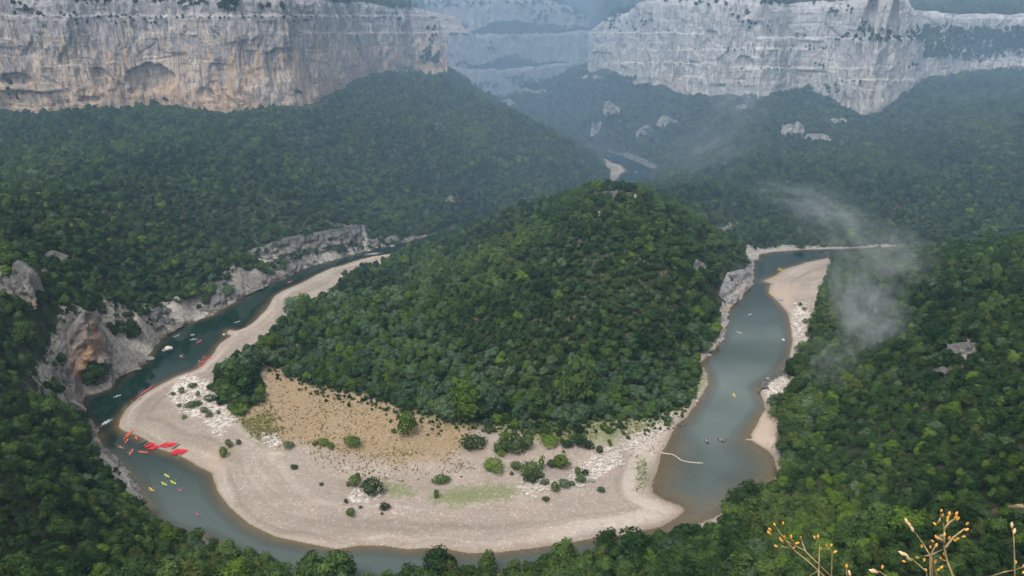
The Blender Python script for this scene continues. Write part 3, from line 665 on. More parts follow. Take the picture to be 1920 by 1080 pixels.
def bank(name, cols, mat, seed, label=None, step=.8, amp=1.0, back=6.):
    u, R, L = resample(cols, step)
    k = int(5/step)|1
    for j in range(6): R[:, j] = smooth1(R[:, j], k)
    d3 = R[:, 3:]-R[:, :3]; ln = np.linalg.norm(d3, axis=1)
    nv = max(5, int(ln.max()/step)+1); v = np.linspace(-.15, 1, nv)
    UU, VV = np.meshgrid(u, v, indexing='ij')
    tdir = np.gradient(R[:, :2], axis=0); tdir /= np.maximum(np.linalg.norm(tdir, axis=1)[:, None], 1e-6)
    nrm = np.c_[tdir[:, 1], -tdir[:, 0]]
    fwd = d3[:, :2]; sgn = np.where((nrm*fwd).sum(1) > 0, -1, 1); sg = 1 if sgn.mean() > 0 else -1; nrm = nrm*sg
    S = UU; Q = VV*ln[:, None]
    am = np.clip(ln/12, .3, 1.2)[:, None]*amp
    d = am*(1.8*fbm(S/14, Q/18, seed, 3)+1.4*(1-2*np.abs(fbm(S/6, Q/10, seed+1, 3)))+.8*fbm(S/2.2, Q/2., seed+2, 4))+.5
    st = Q/2.6+1.2*fbm(S/20, Q*0, seed+4, 2); d += .5*am*np.sign(np.sin(st*math.pi))*(vnoise(S/7, np.floor(st), seed+6)-.3)
    d *= sstep(-.15, .1, VV)*.4+.6
    if mat is M_ROCKT:
        a_, b_, _ = project(R[:, 0][:, None]+d3[:, 0][:, None]*VV, R[:, 1][:, None]+d3[:, 1][:, None]*VV, R[:, 2][:, None]+d3[:, 2][:, None]*VV)
        e_ = ((a_-180)/27)**2+((b_-712)/36)**2; d = d-7.5*sstep(1.1, .6, e_*(1+.3*fbm(S/3, Q/3, 55, 2)))
    kk_ = np.clip(ln/7, 1.2, 4)[:, None]; qq = VV*kk_+1.1*fbm(S/11, Q*0, seed+8, 3)+.2; fq = qq-np.floor(qq)
    HV = np.clip(VV + (sstep(.45, 1., fq)-fq)/kk_*.85*sstep(0, .1, VV)*sstep(1, .9, VV), -.2, 1)
    for wd_, am_ in ((6., 1.3), (2.6, .6)):
        q = (S+2*fbm(Q/9, S/20, seed+21, 2)*wd_*.4)/wd_; fl = np.floor(q).astype(np.int64)
        zc = np.floor(Q/(wd_*1.6)+_h(fl, fl*0, seed+22)*3).astype(np.int64); d = d+am*am_*(_h(fl, zc, seed+23)-.5)*sstep(0, .12, VV)
    XX = R[:, 0][:, None]+d3[:, 0][:, None]*HV+nrm[:, 0][:, None]*d
    YY = R[:, 1][:, None]+d3[:, 1][:, None]*HV+nrm[:, 1][:, None]*d
    ZZ = R[:, 2][:, None]+d3[:, 2][:, None]*VV+.15*d
    ex = [(XX[:, -1]-nrm[:, 0]*b, YY[:, -1]-nrm[:, 1]*b, ZZ[:, -1]+dz) for b, dz in ((back*.35, .2), (back, -2.5))]
    XX = np.c_[XX, *[q[0] for q in ex]]; YY = np.c_[YY, *[q[1] for q in ex]]; ZZ = np.c_[ZZ, *[q[2] for q in ex]]
    o = mk(name, np.c_[XX.ravel(), YY.ravel(), ZZ.ravel()], gridfaces(len(u), nv+2), mat, smooth=False)
    setattr_f(o.data, 'v', np.c_[np.clip(VV, 0, 1), np.ones((len(u), 2))].ravel())
    if mat is M_ROCKT:
        a_, b_, _ = project(XX.ravel(), YY.ravel(), ZZ.ravel())
        setattr_f(o.data, 'warm', np.maximum(np.exp(-((a_-158-(b_-650)*-.25)/34)**2-((b_-645)/62)**2), np.exp(-((a_-82)/14)**2-((b_-715)/20)**2)))
    if label: tag(o, label, kind='structure')
    return o
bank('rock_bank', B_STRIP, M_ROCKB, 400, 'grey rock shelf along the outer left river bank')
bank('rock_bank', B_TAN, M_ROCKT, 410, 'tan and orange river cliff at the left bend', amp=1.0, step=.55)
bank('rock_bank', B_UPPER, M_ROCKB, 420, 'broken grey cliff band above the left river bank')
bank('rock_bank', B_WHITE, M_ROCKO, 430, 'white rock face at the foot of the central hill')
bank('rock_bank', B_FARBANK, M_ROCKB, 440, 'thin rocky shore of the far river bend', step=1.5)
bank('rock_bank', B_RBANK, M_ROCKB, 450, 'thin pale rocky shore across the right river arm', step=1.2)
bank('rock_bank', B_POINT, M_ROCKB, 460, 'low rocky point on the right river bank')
OCL = ['pale rock tower above the far river bend','pale stacked rock above the rock tower','low pale crag beside the far river slope','broken pale crag on the far middle slope','thin pale rock band under the right cliff','small rock band at the left foot of the right cliff',
 'overhanging pale rock outcrop alone in the right forest','long low rock band right of the overhanging outcrop','small pale rock left of the overhanging outcrop','small reddish rock in the forest under the right cliff','small rock half hidden by smoke under the right cliff','rock shoulder under the pale right cliff',
 'dark grey crag at the left edge of the photo','grey crag with trees on the left slope','small reddish rock high on the left slope','grey crag beside the large left edge crag','flat pale rock behind the central summit','flat grey rock on the central summit',
 'tan rock ledge behind the central hill','grey rock face on the east side of the central hill','reddish bare rock in the near right forest','narrow upright rock in the near right forest','small reddish rock low on the left mountain','rock shoulder under the right cliff buttress',
 'tiny pale rock on the left mountain ridge','dark bank rock above the left rapid','pale bank rock right of the left rapid','grey crag in the shadow of the far gorge','hazy crag under the far gorge wall']
for i, B in enumerate(OUTC):
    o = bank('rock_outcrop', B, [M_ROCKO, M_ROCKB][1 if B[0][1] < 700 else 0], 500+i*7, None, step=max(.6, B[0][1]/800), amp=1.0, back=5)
    tag(o, OCL[i], 'rock outcrop')
print('cliffs', round(time.time()-T0, 1))
# ------------------------------------------------------------------ trees
def crown_mesh(name, seed, nleaf, leaf, mat, h=6.0, wd=5.6, lobes=9, core=True, low=.18, tall=1.0, trunk=True, fuzz=.10):
    """one crown (leaf clumps spread over uneven lobes) and, optionally, its trunk; returns verts/faces/material index"""
    r = np.random.RandomState(seed)
    L = []
    for i in range(lobes):
        a = r.uniform(0, 2*math.pi); q = r.uniform(0, .62)**.7
        cx, cy = q*wd*.42*math.cos(a), q*wd*.42*math.sin(a)
        cz = h*(.48+.26*r.uniform(-1, 1)*(1-q*.5))*tall
        rad = wd*r.uniform(.17, .30)
        L.append((cx, cy, cz, rad))
    L.append((0, 0, h*.55, wd*.30)); L.append((r.uniform(-.5, .5), r.uniform(-.5, .5), h*.78*tall, wd*.2))
    L = np.array(L)
    w_ = L[:, 3]**2; w_ = w_/w_.sum()
    li = r.choice(len(L), nleaf*2, p=w_)
    dv = r.normal(size=(nleaf*2, 3)); dv[:, 2] += .35; dv /= np.linalg.norm(dv, axis=1)[:, None]
    rad = L[li, 3]*(1+r.normal(0, fuzz, nleaf*2))
    C = L[li, :3]+dv*rad[:, None]*np.array([1, 1, .82])
    # drop what lies deep inside other lobes
    inn = np.zeros(len(C), bool)
    for q in L:
        inn |= (np.linalg.norm((C-q[:3])/np.array([1, 1, .82]), axis=1) < q[3]*.80)
    C = C[~inn][:nleaf]; dv = dv[~inn][:nleaf]; n_ = len(C)
    nn = dv+r.normal(0, .38, (n_, 3)); nn /= np.linalg.norm(nn, axis=1)[:, None]
    t1 = np.cross(nn, r.normal(size=(n_, 3))); t1 /= np.linalg.norm(t1, axis=1)[:, None]; t2 = np.cross(nn, t1)
    s1 = (leaf*r.uniform(.55, 1.2, n_))[:, None]; s2 = s1*r.uniform(.45, .9, n_)[:, None]
    V = np.concatenate([C-t1*s1, C-t2*s2+nn*s1*.15, C+t1*s1, C+t2*s2-nn*s1*.1], 1).reshape(-1, 3)
    F = np.arange(n_*4).reshape(-1, 4)
    parts = [(V, F)]
    if core:
        for q in L:
            u_ = np.linspace(0, 2*math.pi, 7)[:-1]; ring = []
            for zz, rr_ in ((-.6, .5), (0, .78), (.55, .5)):
                for a in u_: ring.append((q[0]+q[3]*rr_*math.cos(a), q[1]+q[3]*rr_*math.sin(a), q[2]+q[3]*.7*zz))
            ring.append((q[0], q[1], q[2]-q[3]*.6)); ring.append((q[0], q[1], q[2]+q[3]*.6))
            f = []
            for k in range(2):
                for j in range(6):
                    f.append((k*6+j, k*6+(j+1) % 6, (k+1)*6+(j+1) % 6, (k+1)*6+j))
            for j in range(6): f.append((18, (j+1) % 6, j, 18)); f.append((19, 12+j, 12+(j+1) % 6, 19))
            parts.append((np.array(ring), f))
    verts = []; faces = []; off = 0
    for V_, F_ in parts:
        verts.append(V_); faces += [tuple(dict.fromkeys(int(a)+off for a in f)) for f in F_]; off += len(V_)
    nc = len(faces)
    tv, tf = trunk_geo(r, h) if trunk else (np.zeros((0, 3)), [])
    faces_t = [tuple(a+off for a in f) for f in tf]
    allv = np.concatenate(verts+[tv]) if len(tv) else np.concatenate(verts)
    o = mk(name, allv, faces+faces_t, [mat, M_BARK], link=False, smooth=False, mi=[0]*nc+[1]*len(faces_t))
    return o
def tube(pts, rads, ns=6):
    V = []; F = []
    pts = [np.asarray(p, float) for p in pts]
    for i, p in enumerate(pts):
        d = pts[min(i+1, len(pts)-1)]-pts[max(i-1, 0)]; d /= np.linalg.norm(d)+1e-9
        a = np.cross(d, [0.31, .93, .17]); a /= np.linalg.norm(a); b = np.cross(d, a)
        for k in range(ns):
            t = 2*math.pi*k/ns; V.append(p+rads[i]*(a*math.cos(t)+b*math.sin(t)))
    for i in range(len(pts)-1):
        for k in range(ns):
            F.append((i*ns+k, i*ns+(k+1) % ns, (i+1)*ns+(k+1) % ns, (i+1)*ns+k))
    F.append(tuple(range(ns))[::-1]); F.append(tuple((len(pts)-1)*ns+k for k in range(ns)))
    return np.array(V), F
def merge(gs):
    V = []; F = []; o = 0
    for v, f in gs:
        V.append(np.asarray(v)); F += [tuple(int(a)+o for a in q) for q in f]; o += len(v)
    return np.concatenate(V), F
def trunk_geo(r, h):
    gs = [tube([(0, 0, -1.5), (.05, 0, h*.2), (r.uniform(-.2, .2), r.uniform(-.2, .2), h*.5), (r.uniform(-.3, .3), 0, h*.72)], [h*.035, h*.028, h*.018, h*.006], 5)]
    for k in range(4):
        a = r.uniform(0, 6.28); z0 = h*r.uniform(.22, .45)
        gs.append(tube([(0, 0, z0), (h*.13*math.cos(a), h*.13*math.sin(a), z0+h*.13), (h*.27*math.cos(a), h*.27*math.sin(a), z0+h*.22)], [h*.014, h*.01, h*.004], 4))
    return merge(gs)
src = bpy.data.collections.new('tree_kinds')      # source meshes, never linked into the scene
SRC = []
def add_src(o): SRC.append(o); o.name = 'tree_kind_%02d' % (len(SRC)-1); src.objects.link(o)
# 0-9 near (two per tint), 10-19 far (two per tint)
for t in range(5):
    for k in range(3): add_src(crown_mesh('tree', 31*t+k, 780, .27, LEAF[t]))
NEARN = 15
for t in range(5):
    for k in range(2): add_src(crown_mesh('tree', 77*t+k+5, 300, .46, LEAF[t], lobes=7))
def gn_forest(name, pts, kind, scl, rot, label):
    me = bpy.data.meshes.new(name); me.vertices.add(len(pts)); me.vertices.foreach_set('co', np.asarray(pts, np.float32).ravel())
    a = me.attributes.new('kindex', 'INT', 'POINT'); a.data.foreach_set('value', np.asarray(kind, np.int32))
    a = me.attributes.new('scl', 'FLOAT_VECTOR', 'POINT'); a.data.foreach_set('vector', np.asarray(scl, np.float32).ravel())
    a = me.attributes.new('rot', 'FLOAT_VECTOR', 'POINT'); a.data.foreach_set('vector', np.asarray(rot, np.float32).ravel())
    me.update()
    o = bpy.data.objects.new(name, me); COL.objects.link(o)
    ng = bpy.data.node_groups.new(name, 'GeometryNodeTree')
    ng.interface.new_socket('Geometry', in_out='INPUT', socket_type='NodeSocketGeometry')
    ng.interface.new_socket('Geometry', in_out='OUTPUT', socket_type='NodeSocketGeometry')
    gi = ng.nodes.new('NodeGroupInput'); go = ng.nodes.new('NodeGroupOutput')
    ci = ng.nodes.new('GeometryNodeCollectionInfo'); ci.inputs['Collection'].default_value = src
    ci.inputs['Separate Children'].default_value = True; ci.inputs['Reset Children'].default_value = True
    ip = ng.nodes.new('GeometryNodeInstanceOnPoints'); ip.inputs['Pick Instance'].default_value = True
    def na(nm, dt):
        q = ng.nodes.new('GeometryNodeInputNamedAttribute'); q.data_type = dt; q.inputs['Name'].default_value = nm; return q.outputs[0]
    ng.links.new(gi.outputs[0], ip.inputs['Points']); ng.links.new(ci.outputs[0], ip.inputs['Instance'])
    ng.links.new(na('kindex', 'INT'), ip.inputs['Instance Index']); ng.links.new(na('rot', 'FLOAT_VECTOR'), ip.inputs['Rotation'])
    ng.links.new(na('scl', 'FLOAT_VECTOR'), ip.inputs['Scale']); ng.links.new(ip.outputs[0], go.inputs[0])
    m = o.modifiers.new('grow', 'NODES'); m.node_group = ng
    tag(o, label, kind='stuff')
    return o
# candidate positions on a jittered grid whose cell grows with distance
NOTREE = [(BAR, 0, 600), (RBAR, 0, 600)] + [(p, 0, 3000) for p in ZONES['rock'][2:] if p[0][0] in (1100, 1340, 120, 1112, 1785)] + [([(1338,592),(1332,560),(1348,508),(1404,498),(1412,520),(1398,560),(1366,600)], 300, 640), ([(1098,268),(1150,268),(1242,316),(1228,340),(1150,336),(1138,318)], 700, 2000), ([(1386,468),(1500,458),(1500,468),(1430,490),(1400,492)], 400, 700)] + \
 [([(488,482),(560,452),(640,432),(684,418),(690,452),(620,468),(560,480),(480,494)],0,640), ([(430,560),(520,520),(640,478),(700,455),(840,428),(840,440),(700,478),(560,510),(420,590),(350,620),(345,590),(420,555)],0,700),
  ([(75,690),(120,625),(150,590),(168,582),(185,590),(200,612),(240,640),(280,640),(262,600),(300,562),(345,560),(380,545),(400,520),(412,520),(412,560),(300,650),(240,710),(150,760),(130,770),(60,745),(20,735),(60,710)],0,460)]
cand = []
y = 66.0
while y < 1480:
    cell = 3.7 if y < 300 else (3.9 if y < 480 else (4.3 if y < 800 else 5.4))
    half = y*.74+40
    xs = np.arange(-half, half, cell)
    cand.append(np.c_[xs+RG.uniform(-.42, .42, len(xs))*cell, y+RG.uniform(-.42, .42, len(xs))*cell, np.full(len(xs), cell)])
    y += cell*.96
cand = np.concatenate(cand)
cx, cy, cc = cand.T
cz = hgt(cx, cy)
e = 1.5
sx = (hgt(cx+e, cy)-hgt(cx-e, cy))/(2*e); sy = (hgt(cx, cy+e)-hgt(cx, cy-e))/(2*e)
slope = np.hypot(sx, sy)
px, py, dep = project(cx, cy, cz)
ok = (slope < np.where(cy > 700, 2.6, 2.2)) & (px > -140) & (px < 2060) & (py > -90) & (py < 1330)
sdc = SD(cx, cy); ok &= sdc > 2.0
for p, a, b in NOTREE: ok &= ~(inside(p, px, py-3) & (cy >= a) & (cy < b))
for i, B in enumerate(OUTC):          # keep the rock faces free
    bx, by, _ = project(B[:, 0], B[:, 1], B[:, 2]); tx, ty, _ = project(B[:, 3], B[:, 4], B[:, 5])
    poly = [(a, b-2) for a, b in zip(bx, by)]+[(a, b) for a, b in zip(tx[::-1], ty[::-1])]
    ok &= ~(inside(poly, px, py) & (np.abs(cy-B[0][1]) < 45))
for W in (W_LEFT, W_RIGHT):
    s_, _u = wallfield(W, cx, cy); ok &= ~((s_ > -9) & (s_ < (28 if W is W_RIGHT else 19)))
gap = fbm(cx/38, cy/38, 61, 3); ok &= ~((gap > .62) & (RG.rand(len(cx)) < .4))
gap2 = vnoise(cx/7, cy/7, 63)
ok &= ~((gap2 > .96) & (cy > 120))
cx, cy, cz, px, py, dep, sdc = [a[ok] for a in (cx, cy, cz, px, py, dep, sdc)]
# line-of-sight cull: drop trees wholly hidden behind a ridge
vis = np.zeros(len(cx), bool)
for f in (0,):
    m_ = np.ones(len(cx), bool)
    for t in np.linspace(.30, .985, 46):
        hz = hgt(cx*t, cy*t); m_ &= hz < CAMZ+(cz+9-CAMZ)*t+2.
    vis |= m_
cx, cy, cz, px, py, dep, sdc = [a[vis] for a in (cx, cy, cz, px, py, dep, sdc)]
N = len(cx)
patch = fbm(cx/45, cy/45, 71, 3); r1 = RG.rand(N)
tint = np.where(r1 < .42, 0, np.where(r1 < .87, 1, np.where(r1 < .90, 2, np.where(r1 < .96, 3, 4))))
tint = np.where((patch > .25) & (r1 < .55), 1, tint); tint = np.where((patch < -.25) & (r1 > .3) & (r1 < .8), 0, tint)
foothill = (px > 380) & (px < 1340) & (cz < 9) & (cy < 480) & (cy > 300)          # paler waterside trees round the bar
tint = np.where(foothill & (r1 < .42), 3, tint); tint = np.where(foothill & (r1 > .86), 2, tint)
nearb = (py > 760) & ((px > 1450) | (px < 420)) ; tint = np.where(nearb & (r1 > .78) & (r1 < .88), 2, tint)
sz = (.52+.62*RG.rand(N)**1.4+(RG.rand(N) < .06)*.5)*(1+.35*patch)*1.05
riv = (sdc < 16) & (cy < 420); sz = np.where(riv, sz*RG.uniform(1.05, 1.5, N), sz)
sz = np.where(foothill, sz*RG.uniform(.75, 1.35, N), sz)
sz = np.where((px > 1000) & (px < 1310) & (py > 660) & (py < 790) & (sdc < 28), sz*.8, sz)
sz = np.where((cy > 480), sz*.95, sz); sz = np.where(cy > 850, sz*1.15, sz)
far = cy > 430
kind = np.where(far, NEARN+tint*2+RG.randint(0, 2, N), tint*3+RG.randint(0, 3, N))
scl = np.c_[sz*RG.uniform(.9, 1.15, N), sz*RG.uniform(.9, 1.15, N), sz*RG.uniform(.8, 1.15, N)]
rot = np.c_[RG.uniform(-.08, .08, N), RG.uniform(-.08, .08, N), RG.uniform(0, 6.28, N)]
print('trees', N)
# the 300 that show largest in the frame stand as single trees
hpx = 6*sz*FPX/dep
tpx, tpy, _ = project(cx, cy, cz+3*sz)
infr = (tpx > 4) & (tpx < 1916) & (tpy > 500) & (tpy < 1076)
order = np.argsort(-np.where(infr, hpx, 0))[:300]
single = np.zeros(N, bool); single[order] = True
reg = np.where(cy < 330, np.where(cx < -20, 0, np.where(cx < 60, 1, 2)), np.where((px < 1420) & (cx > -140) & (cy < 650) & (cz < 75) & (px > 380) & (py > 330), 3, np.where(px < 1000, 4, 5)))
m_near = ~single & (reg <= 2)
for mm, lab in ((m_near, 'dense green oak wood on the near slopes below the viewpoint'), (~single & (reg == 3), 'dense oak wood covering the central hill inside the river bend'),
                (~single & (reg == 4), 'forest on the long left mountain slope'), (~single & (reg == 5), 'hazy forest on the right and far slopes of the gorge')):
    gn_forest('forest', np.c_[cx, cy, cz][mm], kind[mm], scl[mm], rot[mm], lab)
# single trees: crown and trunk as children sharing mesh data
CR = []; 
for t in range(5):
    for k in range(3):
        o = crown_mesh('crown', 31*t+k, 780, .27, LEAF[t], trunk=False); r_ = np.random.RandomState(t*9+k); tv, tf = trunk_geo(r_, 6.0)
        tr = mk('trunk', tv, tf, M_BARK, link=False)
        CR.append((o.data, tr.data)); bpy.data.objects.remove(o); bpy.data.objects.remove(tr)
TN = ['dark green', 'mid green', 'bright yellow-green', 'grey-green', 'olive green']
RN = ['on the near left slope', 'at the near riverside', 'on the near right slope', 'on the central hill', 'on the left mountain', 'on the right slope']
def put_tree(x, y, z, t, k, s3, r3, label, group=None, name='oak_tree', cat='tree'):
    root = empty(name, (x, y, z)); root.rotation_euler = tuple(map(float, r3)); root.scale = tuple(map(float, s3))
    for nm, me in (('crown', CR[t*3+k][0]), ('trunk', CR[t*3+k][1])):
        o = bpy.data.objects.new(nm, me); COL.objects.link(o); o.parent = root
    tag(root, label, cat, group); return root
MARKS = [(50,1050,'the bottom left corner'),(0,880,'the left edge'),(0,760,'the upper left edge'),(110,770,'the tan cliff foot'),(200,860,'the grassy rock ledge'),(285,970,'the end of the rock ledge'),(450,1030,'the near river bend'),
 (320,1070,'the lower left margin'),(600,1070,'the narrow water strip'),(880,1060,'the bottom centre gap'),(1030,1050,'the lower gravel edge'),(1145,1000,'the upright riverside tree'),(1290,985,'the last gravel corner'),(1440,880,'the shallows'),(1450,790,'the pink sand spit'),
 (1460,1000,'the leftmost flower stalk'),(1330,1060,'the lower middle margin'),(1620,1060,'the gap between stalks'),(1705,990,'the furry tipped stalk'),(1780,990,'the tallest stalk'),(1897,1000,'the right edge stalk'),(1905,940,'the broken twig'),(1800,650,'the reddish bare rock'),(1772,715,'the upright rock'),
 (1625,640,'the smoke wisp'),(1900,820,'the right edge'),(1620,880,'the inner right slope'),(1760,850,'the upper right slope'),(700,760,'the brown field edge'),(1080,760,'the dark olive tree'),(870,780,'the yellow-green hill foot tree'),(1250,740,'the right hill shore')]
DIRS = ['right of', 'up right of', 'above', 'up left of', 'left of', 'down left of', 'below', 'down right of']
TW = ['dark green', 'mid green', 'bright yellowish', 'grey-green', 'olive']
labs = {}
for i in order:
    q = min(MARKS, key=lambda m_: (m_[0]-tpx[i])**2+(m_[1]-tpy[i])**2)
    dx, dy = tpx[i]-q[0], q[1]-tpy[i]; dist = math.hypot(dx, dy)
    dr = DIRS[int(round(math.atan2(dy, dx)/(math.pi/4))) % 8]
    szw = 'large' if hpx[i] > np.percentile(hpx[order], 66) else ('small' if hpx[i] < np.percentile(hpx[order], 33) else 'medium')
    fw_ = 'just ' if dist < 38 else ('' if dist < 75 else 'well ')
    labs.setdefault(f'{szw} {TW[int(tint[i])]} oak {fw_}{dr} {q[2]}', []).append(i)
ORDN = ['leftmost', 'second from the left', 'third from the left', 'fourth from the left', 'fifth from the left', 'sixth from the left', 'seventh from the left']
labof = {}
for l_, L_i in labs.items():
    L_i.sort(key=lambda j: tpx[j])
    for k_, j in enumerate(L_i):
        labof[j] = l_ if len(L_i) == 1 else (('left ' if k_ == 0 else 'right ')+l_ if len(L_i) == 2 else l_+', '+('rightmost' if k_ == len(L_i)-1 else ['left', 'second', 'third', 'fourth', 'fifth', 'sixth', 'seventh'][min(k_, 6)]+' one'))
for i in order:
    g = int(reg[i])
    put_tree(cx[i], cy[i], cz[i], int(tint[i]), int(kind[i]) % 3 if not far[i] else 0, scl[i], rot[i], labof[i], f'oaks {RN[g]}')
print('forest', round(time.time()-T0, 1), single.sum())

# trees and bushes on the cliff ledges: part of the cliff scrub
spt = []; skd = []; ssc = []; srt = []
def scrub(px0, py0, rx, ry, nn, s, XX, YY, ZZ, tn=0):
    P_, Q_, _ = project(XX, YY, ZZ)
    m = np.nonzero((((P_-px0)/rx)**2+((Q_-py0)/ry)**2 < 1).ravel())[0]
    if not len(m): return
    for j in RG.choice(m, min(nn, len(m)), replace=False):
        spt.append((XX.ravel()[j], YY.ravel()[j], ZZ.ravel()[j]-1.5)); skd.append(NEARN+tn*2+RG.randint(0, 2)); q = s*RG.uniform(.7, 1.3); ssc.append((q, q, q*.85)); srt.append((0, 0, RG.uniform(0, 6.28)))
L_ = wl[1:4]; R_ = wr[1:4]
for a in [(432,10,22,12,16,1.),(508,12,26,8,12,.8),(805,106,22,16,26,1.),(700,0,90,6,60,.9),(760,8,50,6,30,.9),(250,34,60,14,10,.5),(300,0,70,6,20,.7),(50,15,40,14,10,.7),(160,30,60,14,8,.5),(200,2,60,5,18,.6),(15,160,10,8,4,.8),(560,30,40,14,6,.5),(300,190,20,6,6,.6),(560,170,6,6,3,.7),(20,180,30,6,6,.6),(810,60,14,20,10,.8),(300,30,300,3,40,.45),(60,172,50,3,10,.4),(640,30,120,3,20,.5),(750,20,16,20,8,.8),(370,4,40,5,12,.6)]:
    scrub(*a, *L_)
for a in [(1625,62,40,14,26,1.),(1730,64,30,14,18,1.),(1700,70,60,10,18,1.),(1390,30,16,16,8,.7),(1410,45,10,10,6,.7),(1718,126,16,8,8,.9),(1500,66,14,7,5,.7),(1520,88,40,4,10,.5),(1620,45,10,6,4,.7),(1560,20,10,6,5,.7),(1590,20,10,8,4,.7),(1560,165,20,9,10,.8),(1830,112,26,6,10,.8),(1650,72,110,4,34,.8),(1390,92,100,3,20,.5),(1240,118,80,3,14,.5),(1480,128,100,3,20,.55),(1210,62,80,3,12,.5),(1540,112,14,10,5,.5),(1440,60,8,20,5,.5),(1780,50,30,8,10,.9),(1210,35,20,12,10,.7),(1170,50,30,12,14,.8),(1375,160,30,6,6,.6),(1600,152,26,5,6,.6),(1340,6,40,5,16,.8),(1480,4,60,5,16,.8),(1260,-2,60,5,16,.8),(1860,70,60,10,14,1.),(1145,30,20,10,16,.8)]:
    scrub(*a, *R_)
for Wq, lst in ((wa, [(900,160,40,8,20,1.),(980,150,30,10,24,1.),(1050,150,40,8,14,.9),(960,190,50,8,20,1.)]), (wb, [(860,62,30,5,20,.9),(950,120,130,4,40,.8),(920,85,8,12,6,.8),(1000,62,60,4,20,.8)]), (wc, [(850,50,26,8,24,1.2),(960,52,50,6,40,1.2),(1040,56,60,6,50,1.2),(1010,30,20,14,14,1.),(1060,20,30,10,18,1.),(1090,28,16,12,10,1.),(850,8,60,6,20,1.),(900,0,50,6,14,1.),(1010,6,70,5,24,.9)])):
    for a in lst: scrub(*a, *Wq[1:4])
# ledge woods right of the right-hand wall (two terraces)
for k in range(420):
    a, b = RG.uniform(1730, 1925), RG.uniform(52, 108)
    if b > 72+.18*(1925-a)*0+30*((1925-a)/195) + 14 and RG.rand() < .7: continue
    p = at_y(a, b, 1045+RG.uniform(-4, 6)-(a-1730)*.0)
    P_, Q_, _ = project(R_[0], R_[1], R_[2]); j = np.argmin(((P_-a)**2+(Q_-b)**2).ravel())
    spt.append((R_[0].ravel()[j], R_[1].ravel()[j]-1, R_[2].ravel()[j]-2.5)); skd.append(NEARN+RG.randint(0, 4)); q = RG.uniform(.8, 1.3); ssc.append((q, q, q)); srt.append((0, 0, RG.uniform(0, 6.28)))
for a, b, nn, rx, ry, s in [(980,123,170,150,8,1.),(990,58,170,140,7,1.1),(900,166,70,60,10,1.),(1040,165,70,60,12,1.),(1160,20,60,30,22,1.4),(980,196,60,50,14,1.)]:
    an = RG.uniform(0, 6.28, nn); q = np.sqrt(RG.rand(nn))
    for p in hits(a+q*rx*np.cos(an), b+q*ry*np.sin(an)):
        if p[1] < 1100: continue
        spt.append((p[0], p[1], p[2]-1)); skd.append(NEARN+RG.randint(0, 4)); g = s*RG.uniform(.7, 1.4); ssc.append((g, g, g)); srt.append((0, 0, RG.uniform(0, 6.28)))
gn_forest('cliff_scrub', spt, skd, ssc, srt, 'dark scrub growing on ledges and rims of the limestone cliffs')
# small scrub on rock banks
spt = []; skd = []; ssc = []; srt = []
for a, b, nn, rx, ry, s in [(230,610,22,30,22,.6),(178,700,16,20,26,.85),(107,730,12,20,14,.7),(112,690,10,10,24,.7),(80,650,10,20,20,.6),(330,560,14,16,12,.6),(560,500,24,60,8,.45),(640,458,16,40,6,.6),(365,535,8,10,12,.6),(470,500,12,30,8,.6),(60,530,10,30,30,.5),(140,640,6,10,20,.4),(600,450,8,30,6,.5),(285,600,6,14,14,.4),(180,830,10,14,14,.45),(225,880,10,16,14,.45),(250,930,8,14,14,.45),(160,780,8,12,16,.5)]:
    an = RG.uniform(0, 6.28, nn); q = np.sqrt(RG.rand(nn))
    for p in hits(a+q*rx*np.cos(an), b+q*ry*np.sin(an)):
        if SD(p[0], p[1]) < 2.5: continue
        spt.append((p[0], p[1], p[2]+.3)); skd.append(RG.choice([0, 1, 3, 4, 12, 13])); g = s*RG.uniform(.6, 1.2); ssc.append((g, g, g)); srt.append((0, 0, RG.uniform(0, 6.28)))
gn_forest('bank_scrub', spt, skd, ssc, srt, 'scrub rooted in cracks of the left river bank rocks')
# ragged undergrowth along the foot of the central hill and round the outcrops
spt = []; skd = []; ssc = []; srt = []
EDGE = [(560,706),(610,726),(700,746),(760,766),(830,786),(900,790),(960,800),(1000,803),(1060,800),(1150,790),(1230,783),(1285,758),(1302,735),(1306,700),(1320,668),(1340,640)]
ab = []
for k in range(900):
    i_ = RG.randint(0, len(EDGE)-1); f = RG.rand(); ab.append((EDGE[i_][0]*(1-f)+EDGE[i_+1][0]*f, EDGE[i_][1]*(1-f)+EDGE[i_+1][1]*f-5+abs(RG.normal(0, 15))))
ab = np.array(ab)
for p_ in hits(ab[:, 0], ab[:, 1]):
    if SD(p_[0], p_[1]) < 1.5: continue
    spt.append(tuple(p_)); skd.append(int(RG.choice([3, 4, 5, 6, 7, 9, 10, 11, 12, 13]))); g = RG.uniform(.10, .42); ssc.append((g, g, g*RG.uniform(.7, 1.1))); srt.append((0, 0, RG.uniform(0, 6.28)))
for p_ in hits(RG.uniform(500, 600, 130), RG.uniform(620, 715, 130)):
    spt.append(tuple(p_)); skd.append(int(RG.choice([3, 4, 7, 9, 10, 12]))); g = RG.uniform(.15, .55); ssc.append((g, g, g)); srt.append((0, 0, RG.uniform(0, 6.28)))
